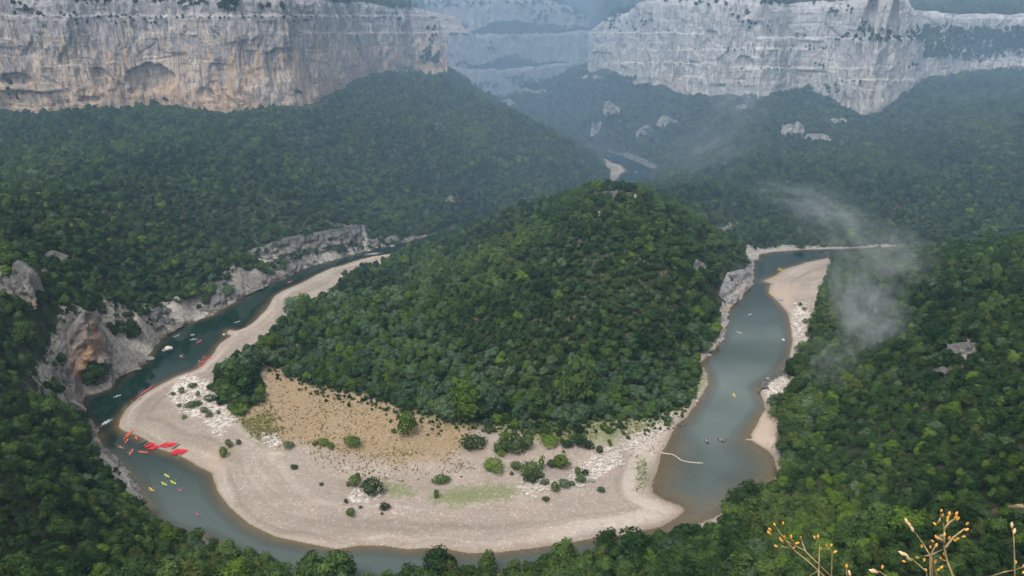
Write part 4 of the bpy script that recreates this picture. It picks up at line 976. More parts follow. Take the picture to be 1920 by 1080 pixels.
for k in range(70):
    r_ = B_UPPER[RG.randint(0, len(B_UPPER)-1)]; q_ = B_UPPER[min(len(B_UPPER)-1, RG.randint(0, len(B_UPPER)))]; f = RG.rand()
    i_ = RG.randint(0, len(B_UPPER)-1); q = B_UPPER[i_]*(1-f)+B_UPPER[i_+1]*f; top = RG.rand() < .3
    q = q[3:] if top else q[:3]; spt.append((q[0]+RG.normal(0, 1), q[1]-(0 if top else RG.uniform(2, 8)), q[2]-(0.5 if top else RG.uniform(1, 4)))); skd.append(int(RG.randint(0, 6))); g = RG.uniform(.3, .85); ssc.append((g, g, g)); srt.append((0, 0, RG.uniform(0, 6.28)))
for k in range(60):
    i_ = RG.randint(0, len(B_STRIP)-1); f = RG.rand(); q = (B_STRIP[i_]*(1-f)+B_STRIP[i_+1]*f)[3:]; spt.append((q[0]+RG.normal(0, .6), q[1]+RG.uniform(-3, 1), q[2]-RG.uniform(.3, 2))); skd.append(int(RG.randint(0, 6))); g = RG.uniform(.25, .7); ssc.append((g, g, g)); srt.append((0, 0, RG.uniform(0, 6.28)))
for B in OUTC:
    sc_ = B[0][1]
    for k in range(14):
        r_ = B[RG.randint(0, len(B))]; f = RG.choice([0, 1, 1])
        q = r_[:3] if f == 0 else r_[3:]; spt.append((q[0]+RG.normal(0, 1.5), q[1]+(-2 if f == 0 else 3), q[2]-1.5)); skd.append(NEARN+RG.randint(0, 4)); g = RG.uniform(.3, .8); ssc.append((g, g, g)); srt.append((0, 0, RG.uniform(0, 6.28)))
gn_forest('undergrowth', spt, skd, ssc, srt, 'ragged undergrowth at the foot of the central hill and round the outcrops')
print('scrub', round(time.time()-T0, 1))
# ------------------------------------------------------------------ boats, people, paddles
def paint(nm, c, r=.35): return simple(nm, c, r, .06, 2., .5)
PAINT = {'red': paint('red_plastic', (.62, .018, .03)), 'orange': paint('orange_plastic', (.75, .10, .03)), 'dark green': paint('green_plastic', (.035, .07, .045)),
         'yellow': paint('yellow_plastic', (.85, .55, .03)), 'lime': paint('lime_plastic', (.55, .72, .06)), 'blue': paint('blue_plastic', (.04, .10, .55)),
         'white': paint('white_plastic', (.46, .47, .46)), 'purple': paint('purple_plastic', (.30, .04, .16)), 'black': paint('black_rubber', (.02, .022, .025)), 'pink': paint('pink_plastic', (.62, .16, .17))}
M_SEAT = paint('seat_black', (.025, .025, .028), .6); M_ALU = paint('shaft_grey', (.3, .3, .3), .4)
M_SKIN = simple('skin', (.45, .27, .19), .6); M_HAIR = simple('hair', (.05, .03, .02), .8)
VEST = {k: paint('vest_'+k.replace(' ', '_'), c_, .8) for k, c_ in {'red': (.6,.04,.03), 'yellow': (.75,.6,.05), 'blue': (.05,.12,.5), 'orange': (.75,.2,.03), 'white': (.7,.7,.7), 'dark': (.03,.035,.05)}.items()}
M_SHORTS = simple('shorts', (.03, .04, .08), .8)
def boat_mesh(name, L, W, H, mat, raft=False):
    ns, nc = 15, 9; V = []
    for i in range(ns):
        t = i/(ns-1)*2-1; wq = W/2*max(1-abs(t)**(2.4 if not raft else 6), .03)**.75; rise = .16*abs(t)**3
        for j in range(nc):
            a = math.pi*j/(nc-1); V.append((t*L/2, -wq*math.cos(a), -H*.55*math.sin(a)**.7+H*.35+rise))
    F = [(i*nc+j, i*nc+j+1, (i+1)*nc+j+1, (i+1)*nc+j) for i in range(ns-1) for j in range(nc-1)]
    o = len(V)                                    # inner shell: deck sloping into the cockpit
    for i in range(ns):
        t = i/(ns-1)*2-1; wq = W/2*max(1-abs(t)**(2.4 if not raft else 6), .03)**.75; rise = .16*abs(t)**3
        dp = H*.32*max(0, 1-abs(t/.78)**6)
        for j in range(5):
            q = j/4*2-1; V.append((t*L/2*.985, -wq*.93*q*-1, H*.36+rise+.02-dp*(1-abs(q)**5)))
    F += [(o+i*5+j, o+(i+1)*5+j, o+(i+1)*5+j+1, o+i*5+j+1) for i in range(ns-1) for j in range(4)]
    for i in range(ns-1):                          # gunwale
        F.append((i*nc, (i+1)*nc, o+(i+1)*5, o+i*5)); F.append((i*nc+nc-1, o+i*5+4, o+(i+1)*5+4, (i+1)*nc+nc-1))
    return mk(name, V, F, mat, link=False).data
def seat_mesh():
    g1 = box((0, 0, .05), (.34, .40, .06)); g2 = box((-.17, 0, .18), (.05, .38, .24)); v, f = merge([g1, g2]); return mk('seat', v, f, M_SEAT, link=False, smooth=False).data
def box(c_, s_):
    x, y, z = [q/2 for q in s_]
    V = np.array([(a*x, b*y, d*z) for a in (-1, 1) for b in (-1, 1) for d in (-1, 1)])+np.array(c_)
    return V, [(0,1,3,2),(4,6,7,5),(0,4,5,1),(2,3,7,6),(0,2,6,4),(1,5,7,3)]
SEAT = seat_mesh()
BOATS = {}
def boat(kind, colr, x, y, z, rz, label, group, cat='canoe', tilt=0., sc=1.):
    key = (kind, colr)
    L, W, H = {'canoe': (4.7, .88, .42), 'kayak': (3.5, .78, .36), 'raft': (3.6, 1.6, .55)}[kind]
    if key not in BOATS: BOATS[key] = boat_mesh('hull', L, W, H, PAINT[colr], kind == 'raft')
    root = empty(kind if kind != 'raft' else 'raft', (x, y, z), rz); root.rotation_euler = (0, tilt, rz); root.scale = (sc, sc, sc)
    h = bpy.data.objects.new('hull', BOATS[key]); COL.objects.link(h); h.parent = root
    for q in ((-.75, .62) if kind != 'raft' else (-.9, 0, .9)):
        s_ = bpy.data.objects.new('seat', SEAT); COL.objects.link(s_); s_.parent = root; s_.location = (q, 0, .02)
    tag(root, label, cat, group); return root
def skin_body(name, J, E, R_, mat):
    me = bpy.data.meshes.new(name); me.from_pydata(J, E, []); o = bpy.data.objects.new(name, me); COL.objects.link(o)
    m = o.modifiers.new('s', 'SKIN'); m.use_smooth_shade = True
    for i, r_ in enumerate(R_): me.skin_vertices[0].data[i].radius = (r_, r_)
    for i in range(len(J)): me.skin_vertices[0].data[i].use_root = (i == 0)
    o.modifiers.new('u', 'SUBSURF').levels = 1
    dg = bpy.context.evaluated_depsgraph_get(); ev = o.evaluated_get(dg); nm = bpy.data.meshes.new_from_object(ev)
    bpy.data.objects.remove(o); nm.materials.clear(); nm.materials.append(mat); nm.name = name
    return nm
def make_person(pose):
    if pose == 'sit':
        J = [(0,0,.12),(0,0,.32),(.02,0,.52),(.02,0,.60),(.04,0,.74), (.02,.19,.50),(.22,.26,.36),(.42,.20,.42),(.47,.18,.43), (.02,-.19,.50),(.22,-.26,.34),(.42,-.16,.40),(.47,-.14,.41),
             (.05,.1,.10),(.45,.13,.26),(.80,.10,.06),(.90,.10,.12),(.05,-.1,.10),(.45,-.13,.26),(.80,-.10,.06),(.90,-.10,.12)]
        E = [(0,1),(1,2),(2,3),(3,4),(2,5),(5,6),(6,7),(7,8),(2,9),(9,10),(10,11),(11,12),(0,13),(13,14),(14,15),(15,16),(0,17),(17,18),(18,19),(19,20)]
        R_ = [.15,.14,.15,.06,.10,.06,.045,.035,.04,.06,.045,.035,.04,.09,.075,.05,.045,.09,.075,.05,.045]
    else:
        J = [(0,0,.93),(0,0,1.15),(0,0,1.38),(0,0,1.48),(.02,0,1.62), (0,.19,1.37),(.02,.27,1.12),(.10,.26,.90),(.12,.25,.82), (0,-.19,1.37),(.02,-.27,1.12),(.12,-.24,.90),(.15,-.23,.82),
             (0,.1,.88),(.03,.11,.48),(-.02,.12,.08),(.12,.13,.04),(0,-.1,.88),(.10,-.11,.48),(.03,-.12,.08),(.17,-.13,.04)]
        E = [(0,1),(1,2),(2,3),(3,4),(2,5),(5,6),(6,7),(7,8),(2,9),(9,10),(10,11),(11,12),(0,13),(13,14),(14,15),(15,16),(0,17),(17,18),(18,19),(19,20)]
        R_ = [.14,.12,.15,.06,.10,.06,.045,.035,.04,.06,.045,.035,.04,.09,.065,.045,.045,.09,.065,.045,.045]
    body = skin_body('body', J, E, R_, M_SKIN)
    zt = .74 if pose == 'sit' else 1.62
    def shell(c_, s_, nm, cut=-2.):
        bm = bmesh.new(); bmesh.ops.create_icosphere(bm, subdivisions=2, radius=1.0)
        bmesh.ops.delete(bm, geom=[v for v in bm.verts if v.co.z < cut], context='VERTS')
        for v in bm.verts: v.co = Vector((v.co.x*s_[0]+c_[0], v.co.y*s_[1]+c_[1], v.co.z*s_[2]+c_[2]))
        me = bpy.data.meshes.new(nm); bm.to_mesh(me); bm.free(); return me
    hair = shell((zt*0-.0+.02, 0, zt+.02), (.115, .105, .12), 'hair', -.15); hair.materials.append(M_HAIR)
    vest = shell((.01, 0, zt-.34), (.17, .21, .24), 'life_jacket')
    return body, hair, vest
import bmesh
PSIT = make_person('sit'); PSTAND = make_person('stand')
VM = {}
def person(P, x, y, z, rz, vest, label, group=None, sc=1.):
    root = empty('person', (x, y, z), rz); root.scale = (sc, sc, sc)
    k = (id(P), vest)
    if k not in VM:
        VM[k] = P[2].copy(); VM[k].materials.append(VEST[vest])
    for nm, me in (('body', P[0]), ('hair', P[1]), ('life_jacket', VM[k])):
        o = bpy.data.objects.new(nm, me); COL.objects.link(o); o.parent = root
    tag(root, label, 'person', group)
def paddle_mesh():
    sh = tube([(0, -1.05, 0), (0, 1.05, 0)], [.018, .018], 6)
    b1 = tube([(0, 1.0, 0), (0, 1.12, 0), (0, 1.32, 0), (0, 1.42, 0)], [.02, .10, .11, .04], 8); b2 = tube([(0, -1.0, 0), (0, -1.12, 0), (0, -1.32, 0), (0, -1.42, 0)], [.02, .10, .11, .04], 8)
    for b in (b1, b2): b[0][:, 0] *= .25
    return mk('shaft', *sh, M_ALU, link=False).data, mk('blade', *b1, PAINT['white'], link=False).data, mk('blade', *b2, PAINT['white'], link=False).data
PAD = paddle_mesh()
def paddle(x, y, z, rz, label, tilt=.25, group='paddles held by the boaters'):
    root = empty('paddle', (x, y, z), rz); root.rotation_euler = (tilt, 0, rz)
    for nm, me in (('shaft', PAD[0]), ('blade', PAD[1]), ('blade', PAD[2])):
        o = bpy.data.objects.new(nm, me); COL.objects.link(o); o.parent = root
    tag(root, label, 'paddle', group)
def wpt(px, py): p = at_z(px, py, 0.05); return p[0], p[1]
def heading(px, py, dx, dy):
    a = at_z(px-dx/2, py-dy/2, 0); b = at_z(px+dx/2, py+dy/2, 0); return math.atan2(b[1]-a[1], b[0]-a[0])
# parked red canoes, three tight rows at the gravel edge
rowdefs = [((277.5, 834.8), (293, 840.8), 9, 'in the left row parked by the gravel', 'red canoes parked in the left row'),
           ((303, 836.5), (326, 835.2), 11, 'in the middle row parked by the gravel', 'red canoes parked in the middle row'),
           ((325.5, 847.5), (346, 849.5), 12, 'in the right row parked by the gravel', 'red canoes parked in the right row')]
ORD = ['leftmost', 'second', 'third', 'fourth', 'fifth', 'sixth', 'seventh', 'eighth', 'ninth', 'tenth', 'eleventh', 'twelfth']
for (a, b, n_, lab, grp) in rowdefs:
    for i in range(n_):
        f = i/(n_-1); x = a[0]+(b[0]-a[0])*f+rnd.uniform(-.5, .5); y_ = a[1]+(b[1]-a[1])*f+rnd.uniform(-1.8, 1.8)
        wx, wy = wpt(x, y_); h_ = heading(x, y_, 15, -8)+rnd.uniform(-.08, .08)
        z = max(float(hgt(np.array([wx]), np.array([wy]))[0]), 0)+.12
        q = 'leftmost' if i == 0 else ('rightmost' if i == n_-1 else ORD[i]+' from the left')
        boat('canoe', 'red', wx, wy, z, h_, f'red canoe, {q} {lab}', grp, sc=.9)
for (x, y_, dx, dy, lab) in [(268.5, 830.5, 14, -7, 'dark green canoe left of the red canoe rows, the upper of two'), (271.5, 834.8, 14, -6, 'dark green canoe left of the red canoe rows, the lower of two'), (330.5, 838.5, 13, -8, 'dark green canoe lying between the middle and right red rows')]:
    wx, wy = wpt(x, y_); boat('canoe', 'dark green', wx, wy, max(float(hgt(np.array([wx]), np.array([wy]))[0]), 0)+.12, heading(x, y_, dx, dy), lab, 'dark green parked canoes')
# boats with paddlers: px, py, heading dx dy, kind, colour, crew vests, label part
FLOAT = [(245.6,811.5,13,-6,'canoe','orange',('red','dark'),'orange canoe just above the gravel tip by the rapid'),(237.8,819,10,-9,'canoe','orange',('red','yellow'),'orange canoe below the rapid, end to end with another'),
 (237,828,5,-9,'kayak','orange',('dark',),'short orange kayak pointing upstream under the rapid'),(255.8,821.5,-3,-9,'kayak','orange',('orange',),'orange kayak nosing into the shallow gravel corner'),
 (227,839,9,4,'kayak','orange',('yellow',),'orange kayak nearest the left rock bank below the rapid'),(245.6,848.5,5,-9,'canoe','orange',('white','red'),'orange canoe splashing in midstream left of the parked rows'),
 (268.6,848,14,2,'canoe','orange',('orange','red'),'orange canoe crossing broadside below the dark green canoes'),(220,743,9,-3,'kayak','white',('white',),'white kayak alone in the dark pool above the rapid'),
 (313.4,892.5,8,5,'kayak','lime',('yellow','white'),'larger lime yellow kayak leading the green group'),(325,904.7,7,4,'kayak','lime',('yellow',),'lime green kayak right of the green group'),
 (308,907.4,7,4,'kayak','lime',('white',),'lime green kayak lowest of the green group'),(284.3,918,9,6,'kayak','yellow',('dark','red'),'yellow kayak with ripples near the left rock ledge'),
 (337.5,919.5,8,5,'kayak','purple',('blue',),'purple kayak whose paddler wears blue'),(370,965,8,5,'kayak','purple',('white',),'dark red kayak lowest on the river, paddler in white'),
 (373,641,7,-6,'canoe','red',('red','dark'),'red canoe in the dark river beside the gravel strip'),(340,668.4,6,4,'kayak','pink',('white',),'pink kayak in midstream below the pale boulder'),
 (362.5,636.5,10,-2,'kayak','white',('white',),'pale kayak with spread paddle upstream of the red canoe'),(331,630,8,-3,'kayak','white',('dark',),'faint grey kayak close under the left cliff'),
 (543,529.5,8,-3,'canoe','red',('white','red'),'small red canoe far up the left river arm'),(1376.7,741.7,3,9,'kayak','yellow',('white',),'yellow kayak alone in the middle of the right arm'),
 (1406,590,9,-3,'kayak','white',('white',),'white kayak in the pale part of the right arm'),(1386,624,6,2,'kayak','white',('white',),'white kayak inside the dark reflection of the hill'),
 (1324.6,827.7,6,9,'raft','black',('white','white','dark'),'black raft with a white top on the right arm'),(1350,826,7,4,'kayak','black',('white',),'small dark kayak next to the black raft'),
 (1358.5,827,-5,4,'kayak','black',('dark',),'small dark kayak farthest right of the raft trio'),(1128,289.5,5,2,'canoe','red',('white',),'tiny canoe at the entrance of the far river bend'),
 (1142,293,5,1,'canoe','white',('dark',),'tiny pale canoe in the far river bend'),(1192,323,5,-1,'canoe','white',('white',),'tiny white canoe at the lower end of the far bend'),(444.5,604,7,-2,'kayak','white',('dark',),'pale kayak by the shallow edge above the sand spit')]
for px_, py_, dx, dy, kd, co, crew, lab in FLOAT:
    wx, wy = wpt(px_, py_); h_ = heading(px_, py_, dx, dy)
    b_ = boat(kd, co, wx, wy, .03, h_, lab, 'boats paddling on the river', 'raft' if kd == 'raft' else kd, sc=1.12)
    offs = {1: [-.1], 2: [-.8, .55], 3: [-.9, 0, .9]}[len(crew)]
    for j, (of, vs) in enumerate(zip(offs, crew)):
        x_, y2 = wx+math.cos(h_)*of*1.1, wy+math.sin(h_)*of*1.1
        wh = 'paddler' if len(crew) == 1 else ('rear paddler', 'front paddler', 'bow passenger')[j] if len(crew) == 3 else ('rear paddler', 'front paddler')[j]
        person(PSIT, x_, y2, .10, h_, vs, f'{wh} in {vs} jacket aboard the {" ".join(lab.split()[:10 if len(crew) == 1 else 9])}')
        paddle(x_+math.cos(h_)*.46, y2+math.sin(h_)*.46, .60, h_, f'paddle of the {wh} in the {" ".join(lab.split()[:10 if len(crew) == 1 else 9])}', rnd.uniform(-.35, .35))
# landed boats on the gravel
LAND = [(389,672,10,-3,'red','upper red canoe of the three landed beside the bushes'),(378.5,679,12,-4,'pink','middle pale canoe of the three landed beside the bushes'),(377.5,686,13,-7,'red','lower red canoe of the three landed beside the bushes'),
        (267,738.5,10,-7,'purple','lowest purple canoe of the party at the dark gravel edge'),(270,735.6,10,-7,'pink','second purple party canoe from the bottom'),(273.6,733.4,10,-7,'purple','third canoe of the purple party at the gravel edge'),(277,731.3,10,-7,'pink','fourth canoe of the purple party at the gravel edge'),(280.5,728.8,10,-7,'red','red canoe near the top of the purple party'),(284,726.4,10,-7,'purple','topmost canoe of the purple party at the gravel edge'),
        (1461,506,9,-2,'yellow','upper yellow kayak on the right gravel bar'),(1466,508,8,-3,'yellow','yellow kayak right beside the upper one'),(1463,504,6,3,'yellow','yellow kayak crossing behind the upper pair'),(1452,520,7,-2,'yellow','yellow kayak on the small gravel point'),(1454,523,6,-1,'yellow','yellow kayak just below the gravel point'),
        (1443,550,4,4,'yellow','yellow kayak at the sandy edge of the right bar'),(1446,553,4,4,'yellow','lowest yellow kayak at the sandy edge'),(1464,563.5,10,0,'blue','blue kayak lying on the right gravel bar')]
for px_, py_, dx, dy, co, lab in LAND:
    wx, wy = wpt(px_, py_); z = max(float(hgt(np.array([wx]), np.array([wy]))[0]), 0)+.12
    kd = 'kayak' if co in ('yellow', 'blue') else 'canoe'
    boat(kd, co, wx, wy, z, heading(px_, py_, dx, dy), lab, 'boats landed on the gravel', kd)
STAND = [(264.3,751,'dark','person in dark clothes walking on the gravel by the purple canoes'),(247.5,753.5,'dark','person standing in dark clothes at the water edge'),(385,671,'white','person in white beside the upper landed canoe'),(381,673,'white','second person in white beside the landed canoes'),
         (374,680,'white','person in white at the bow of the middle landed canoe'),(379,678,'blue','person in blue between the landed canoes'),(373,688,'white','person in white at the lower landed canoe'),(272,737,'red','person in red among the purple canoes'),(278,733,'blue','person in blue among the purple canoes'),(283,729,'red','person in red at the top of the purple canoes'),
         (268,741,'blue','person in blue at the lower end of the purple canoes'),(1459,508,'yellow','person in yellow beside the upper yellow kayaks'),(1449,522,'orange','person in orange at the gravel point kayaks'),(258,746,'dark','person in dark clothes stooping near the purple canoes')]
for px_, py_, vs, lab in STAND:
    wx, wy = wpt(px_, py_); person(PSTAND, wx, wy, max(float(hgt(np.array([wx]), np.array([wy]))[0]), 0), rnd.uniform(0, 6.28), vs, lab, 'people standing on the gravel')
print('boats', round(time.time()-T0, 1))

# ------------------------------------------------------------------ shrubs standing on the gravel bar
def shrub_mesh(name, seed, mat, n_=620, leaf=.13):
    """crown about 2 m wide, 1.6 m high, several uneven lobes of leaf clumps"""
    return crown_mesh(name, seed, n_, leaf, mat, h=1.75, wd=2.4, lobes=6, trunk=False, fuzz=.24, core=False)
SHM = {}
def shrub(px_, py_, w_, h_, t, label, group=None, name='shrub'):
    k = (t, int(px_) % 3)
    if k not in SHM:
        a_ = shrub_mesh('foliage', 900+t*7+k[1], LEAF[t]); tv, tf = merge([tube([(0, 0, -.2), (q, r_, .5), (q*2, r_*2, 1.0)], [.04, .03, .01], 4) for q, r_ in ((.2, .1), (-.2, .15), (.05, -.25))])
        b_ = mk('stem', tv, tf, M_BARK, link=False); SHM[k] = (a_.data, b_.data); bpy.data.objects.remove(a_); bpy.data.objects.remove(b_)
    p = hit(px_, py_); dp = p[1]*cp-(p[2]-CAMZ)*sp_; W_ = w_/FPX*dp; H_ = max(h_/FPX*dp/.9-.25*W_, .35*W_)
    root = empty(name, tuple(p), rnd.uniform(0, 6.28)); root.scale = (W_/2.2, W_/2.2, H_/1.6)
    for nm, me in zip(('foliage', 'stem'), SHM[k]):
        o = bpy.data.objects.new(nm, me); COL.objects.link(o); o.parent = root
    tag(root, label, 'shrub' if name == 'shrub' else 'tree', group)
# bottom centre px, py, width, height, tint(0 dark 1 green 2 bright 3 grey 4 olive)
SHR = [(765,815,40,46,2,'tall yellow-green shrub rising from the dry field'),(738,812,11,10,1,'small green shrub touching the tall yellow-green one'),(659,838,32,26,2,'round bright shrub at the left of the dry field'),(887,838,52,20,1,'long low shrub bank left of the big shrub group'),
 (962,846,52,38,1,'biggest green shrub in the middle of the bar'),(948,842,28,36,2,'yellow-green top shrub beside the biggest shrub'),(935,848,26,22,1,'left companion of the biggest shrub'),(941,856,16,14,2,'little bright shrub in front of the biggest shrub'),(985,842,26,26,1,'right companion of the biggest shrub'),
 (929,882,44,15,2,'low flat bright shrub left of the rock strip'),(828,905,32,13,1,'low olive shrub alone on the pale gravel'),(700,923,42,36,0,'large round dark shrub on the left gravel'),(668,912,20,24,2,'bright shrub left of the large round dark shrub'),(672,900,14,16,1,'small shrub behind the bright one by the dark shrub'),(653,911,10,9,4,'tiny olive shrub at the left end of the gravel trio'),
 (819,934,12,18,1,'narrow upright shrub in the centre of the gravel'),(722,955,20,15,0,'dark spreading shrub below the large round one'),(659,967,20,15,2,'bright low shrub lowest on the left gravel'),(648,943,10,9,1,'small shrub between the gravel stones at left'),(676,953,8,6,4,'tiny brown-green tuft beside the lowest shrubs'),(716,965,6,5,0,'tiny dark tuft under the spreading shrub'),
 (1025,938,15,9,4,'small olive shrub on the lower gravel'),(1126,922,16,11,1,'small green shrub right of the rock strip'),(1123,850,16,17,1,'round shrub above the white slabs'),(1105,840,21,17,0,'dark shrub left of the round shrub above the slabs'),(1083,834,40,24,1,'broad shrub at the grass edge above the slabs'),(1062,838,26,16,0,'dark low shrub at the grass edge'),
 (968,878,26,16,1,'left shrub of the row over the rock strip'),(993,886,42,28,1,'broad shrub in the row over the rock strip'),(1015,878,12,26,2,'narrow tall shrub in the row over the rock strip'),(1035,875,24,16,0,'dark shrub in the middle of the row'),(1053,878,32,28,2,'bright shrub at the right of the row'),(1046,872,16,22,1,'shrub behind the bright one of the row'),
 (995,903,28,18,0,'dark shrub at the left foot of the rock strip'),(1012,896,18,14,1,'shrub among stones left of the strip'),(1040,920,20,20,2,'bright shrub on the lower edge of the rock strip'),(1022,908,18,12,1,'low shrub on the rock strip'),(1058,912,24,16,3,'grey-green shrub on the rock strip'),(1087,904,22,16,1,'green shrub right on the rock strip'),
 (1097,890,16,12,0,'dark shrub near the white slabs'),(1083,890,14,16,2,'bright upright shrub near the white slabs'),(1073,910,14,10,1,'small shrub low on the rock strip'),(959,890,8,7,4,'tiny shrub left of the broad row shrub'),(911,797,14,14,3,'small shrub on the brown grass under the trees'),(928,794,8,12,1,'thin shrub at the upper meadow edge'),(918,810,24,9,4,'flat olive patch shrub on the meadow'),
 (1022,816,28,22,0,'dark round shrub on the meadow'),(1052,806,18,16,1,'shrub beside the dark round meadow shrub'),(1047,818,14,13,0,'small dark shrub in front on the meadow'),(1083,812,28,20,0,'dark shrub at the meadow centre right'),(1033,832,40,16,2,'low broad green clump at the meadow edge'),(1142,812,20,15,1,'green shrub at the right of the meadow'),(1163,802,18,12,0,'dark shrub under the hill trees at right'),(1252,792,18,16,3,'grey-green shrub near the right waterline'),
 (552,879,16,10,0,'lone dark shrub on the pale left gravel'),(603,910,9,6,4,'tiny lone tuft on the open gravel'),(542,838,22,14,3,'shrub among small boulders at the field edge'),(605,836,22,18,2,'yellow-green shrub left of the round bright one'),(622,840,15,12,2,'small bright shrub by the field edge'),(590,834,12,9,4,'little olive shrub by the field edge'),
 (346,784,11,8,2,'small vivid green shrub under the white slabs'),(360,764,26,14,1,'low green shrub on the white slabs'),(372,758,16,10,1,'small shrub right on the white slabs'),(420,856,18,20,2,'yellow-green reedy clump on the left gravel'),(430,838,14,16,4,'olive reedy clump behind the yellow-green one'),(448,832,12,9,4,'small olive shrub beside a grey boulder'),
 (393,782,14,14,3,'grey-green shrub at the slab corner'),(410,776,9,8,0,'dark little shrub on the lower slabs'),(384,772,14,12,4,'olive shrub at the lower slabs'),(452,772,34,20,2,'bright low shrub in front of the left thicket'),(493,755,13,13,1,'round green shrub by the brown field corner'),(440,762,24,14,1,'green shrub at the foot of the left thicket'),(342,738,12,13,4,'brown-green shrub on the upper slabs'),(325,741,10,8,4,'small brown shrub at the left slab edge'),(336,764,9,8,4,'small brown shrub at the lower left of the slabs'),(361,726,20,9,4,'flat olive shrub at the top of the slabs'),(372,744,9,12,3,'thin grey shrub in the middle of the slabs'),(395,752,22,16,3,'grey shrub where slabs meet the thicket'),
 (1500,574,8,8,0,'small dark shrub on the right bar stones'),(1507,582,10,8,3,'grey shrub on the right bar stones'),(1510,606,12,10,3,'shrub in the middle of the right bar stones'),(1512,632,8,10,4,'small shrub at the lower right bar'),(1500,660,20,16,1,'green shrub at the edge of the right bar'),(1488,700,16,12,0,'dark shrub above the rocky point')]
for a in SHR: shrub(*a)
# named trees in the scene: thicket on the left of the bar and special crowns
def tree_at(px_, py_, w_, t, label, group=None, tall=1.0, name='tree', kk=None):
    p = hit(px_, py_); dp = p[1]*cp-(p[2]-CAMZ)*sp_; s_ = w_/FPX*dp/5.4
    put_tree(p[0], p[1], p[2], t, (int(px_) if kk is None else kk) % 3, (s_, s_, s_*tall), (0, 0, rnd.uniform(0, 6.28)), label, group, name)
TR = [(1080,765,84,1,'tall dark olive tree towering at the front of the central hill',1.25),(875,790,80,2,'big yellow-green tree at the front of the central hill',1.05),(862,775,50,1,'green tree behind the big yellow-green one',1.1),(925,780,60,3,'pale grey-green tree right of the big yellow-green tree',1.),(1155,765,30,2,'bright lime tree among the grey trees at right',1.),(1130,772,34,3,'grey-green tree beside the bright lime tree',1.),
 (572,606,34,1,'slender feathery tree standing above the left gravel strip',1.7),(1140,1040,46,1,'upright tree at the near riverside, centre right',1.25),(915,1075,44,1,'bright-topped tree at the bottom edge near the centre',1.1),(180,722,46,0,'dark tree filling the cave of the tan river cliff',.9),(820,1088,76,0,'broad dark tree at the bottom edge',.95),(1205,1035,22,0,'thin pointed tree by the near riverside',1.8),
 (445,735,64,1,'biggest tree of the thicket left of the field',1.),(436,716,50,3,'grey-green tree of the thicket by the landed canoes',.95),(476,700,54,3,'pale tree at the back of the left thicket',.95),(416,738,34,1,'outermost tree of the left thicket over the slabs',.9),(465,720,44,1,'green tree at the right of the left thicket',.9),(430,752,44,1,'low tree at the front of the left thicket',.8),(500,684,36,3,'small pale tree above the left thicket',.9),(430,706,32,3,'small grey-green tree next to the landed canoes',.9)]
for px_, py_, w_, t, lab, tl in TR: tree_at(px_, py_, w_, t, lab, None, tl)
print('shrubs', round(time.time()-T0, 1))

# ------------------------------------------------------------------ boulders
def boulder(px_, py_, w_, h_, mat, label, seed=0, cat='boulder', zoff=0.):
    bm = bmesh.new(); bmesh.ops.create_icosphere(bm, subdivisions=3, radius=1.0); r = np.random.RandomState(seed+int(px_))
    for k in range(9):
        nrm = Vector(r.normal(size=3)).normalized(); dd_ = r.uniform(.62, .86)
        for v in bm.verts:
            q = v.co.dot(nrm)
            if q > dd_: v.co -= nrm*(q-dd_)
    for v in bm.verts: v.co *= 1+.06*float(fbm(v.co.x*3+seed, v.co.y*3+v.co.z*2, 5, 2))
    me = bpy.data.meshes.new('boulder'); bm.to_mesh(me); bm.free(); me.materials.append(mat)
    p = hit(px_, py_); p[2] = max(p[2], 0)+zoff; dp = p[1]*cp-(p[2]-CAMZ)*sp_; W_ = w_/FPX*dp/2; H_ = h_/FPX*dp/2
    o = bpy.data.objects.new('boulder', me); COL.objects.link(o); o.location = tuple(p); o.scale = (W_*1.1, W_*.8, H_*1.15); o.rotation_euler = (r.uniform(-.15, .15), r.uniform(-.15, .15), r.uniform(-.4, .4))
    tag(o, label, cat, 'boulders along the river')
M_STW = simple('pale_stone', (.50, .46, .38), .9, .3, 1.2, .1); M_STG = simple('grey_stone', (.20, .19, .175), .9, .3, 1.5, .1); M_STD = simple('wet_dark_stone', (.05, .045, .04), .7, .3, 1.5, .2)
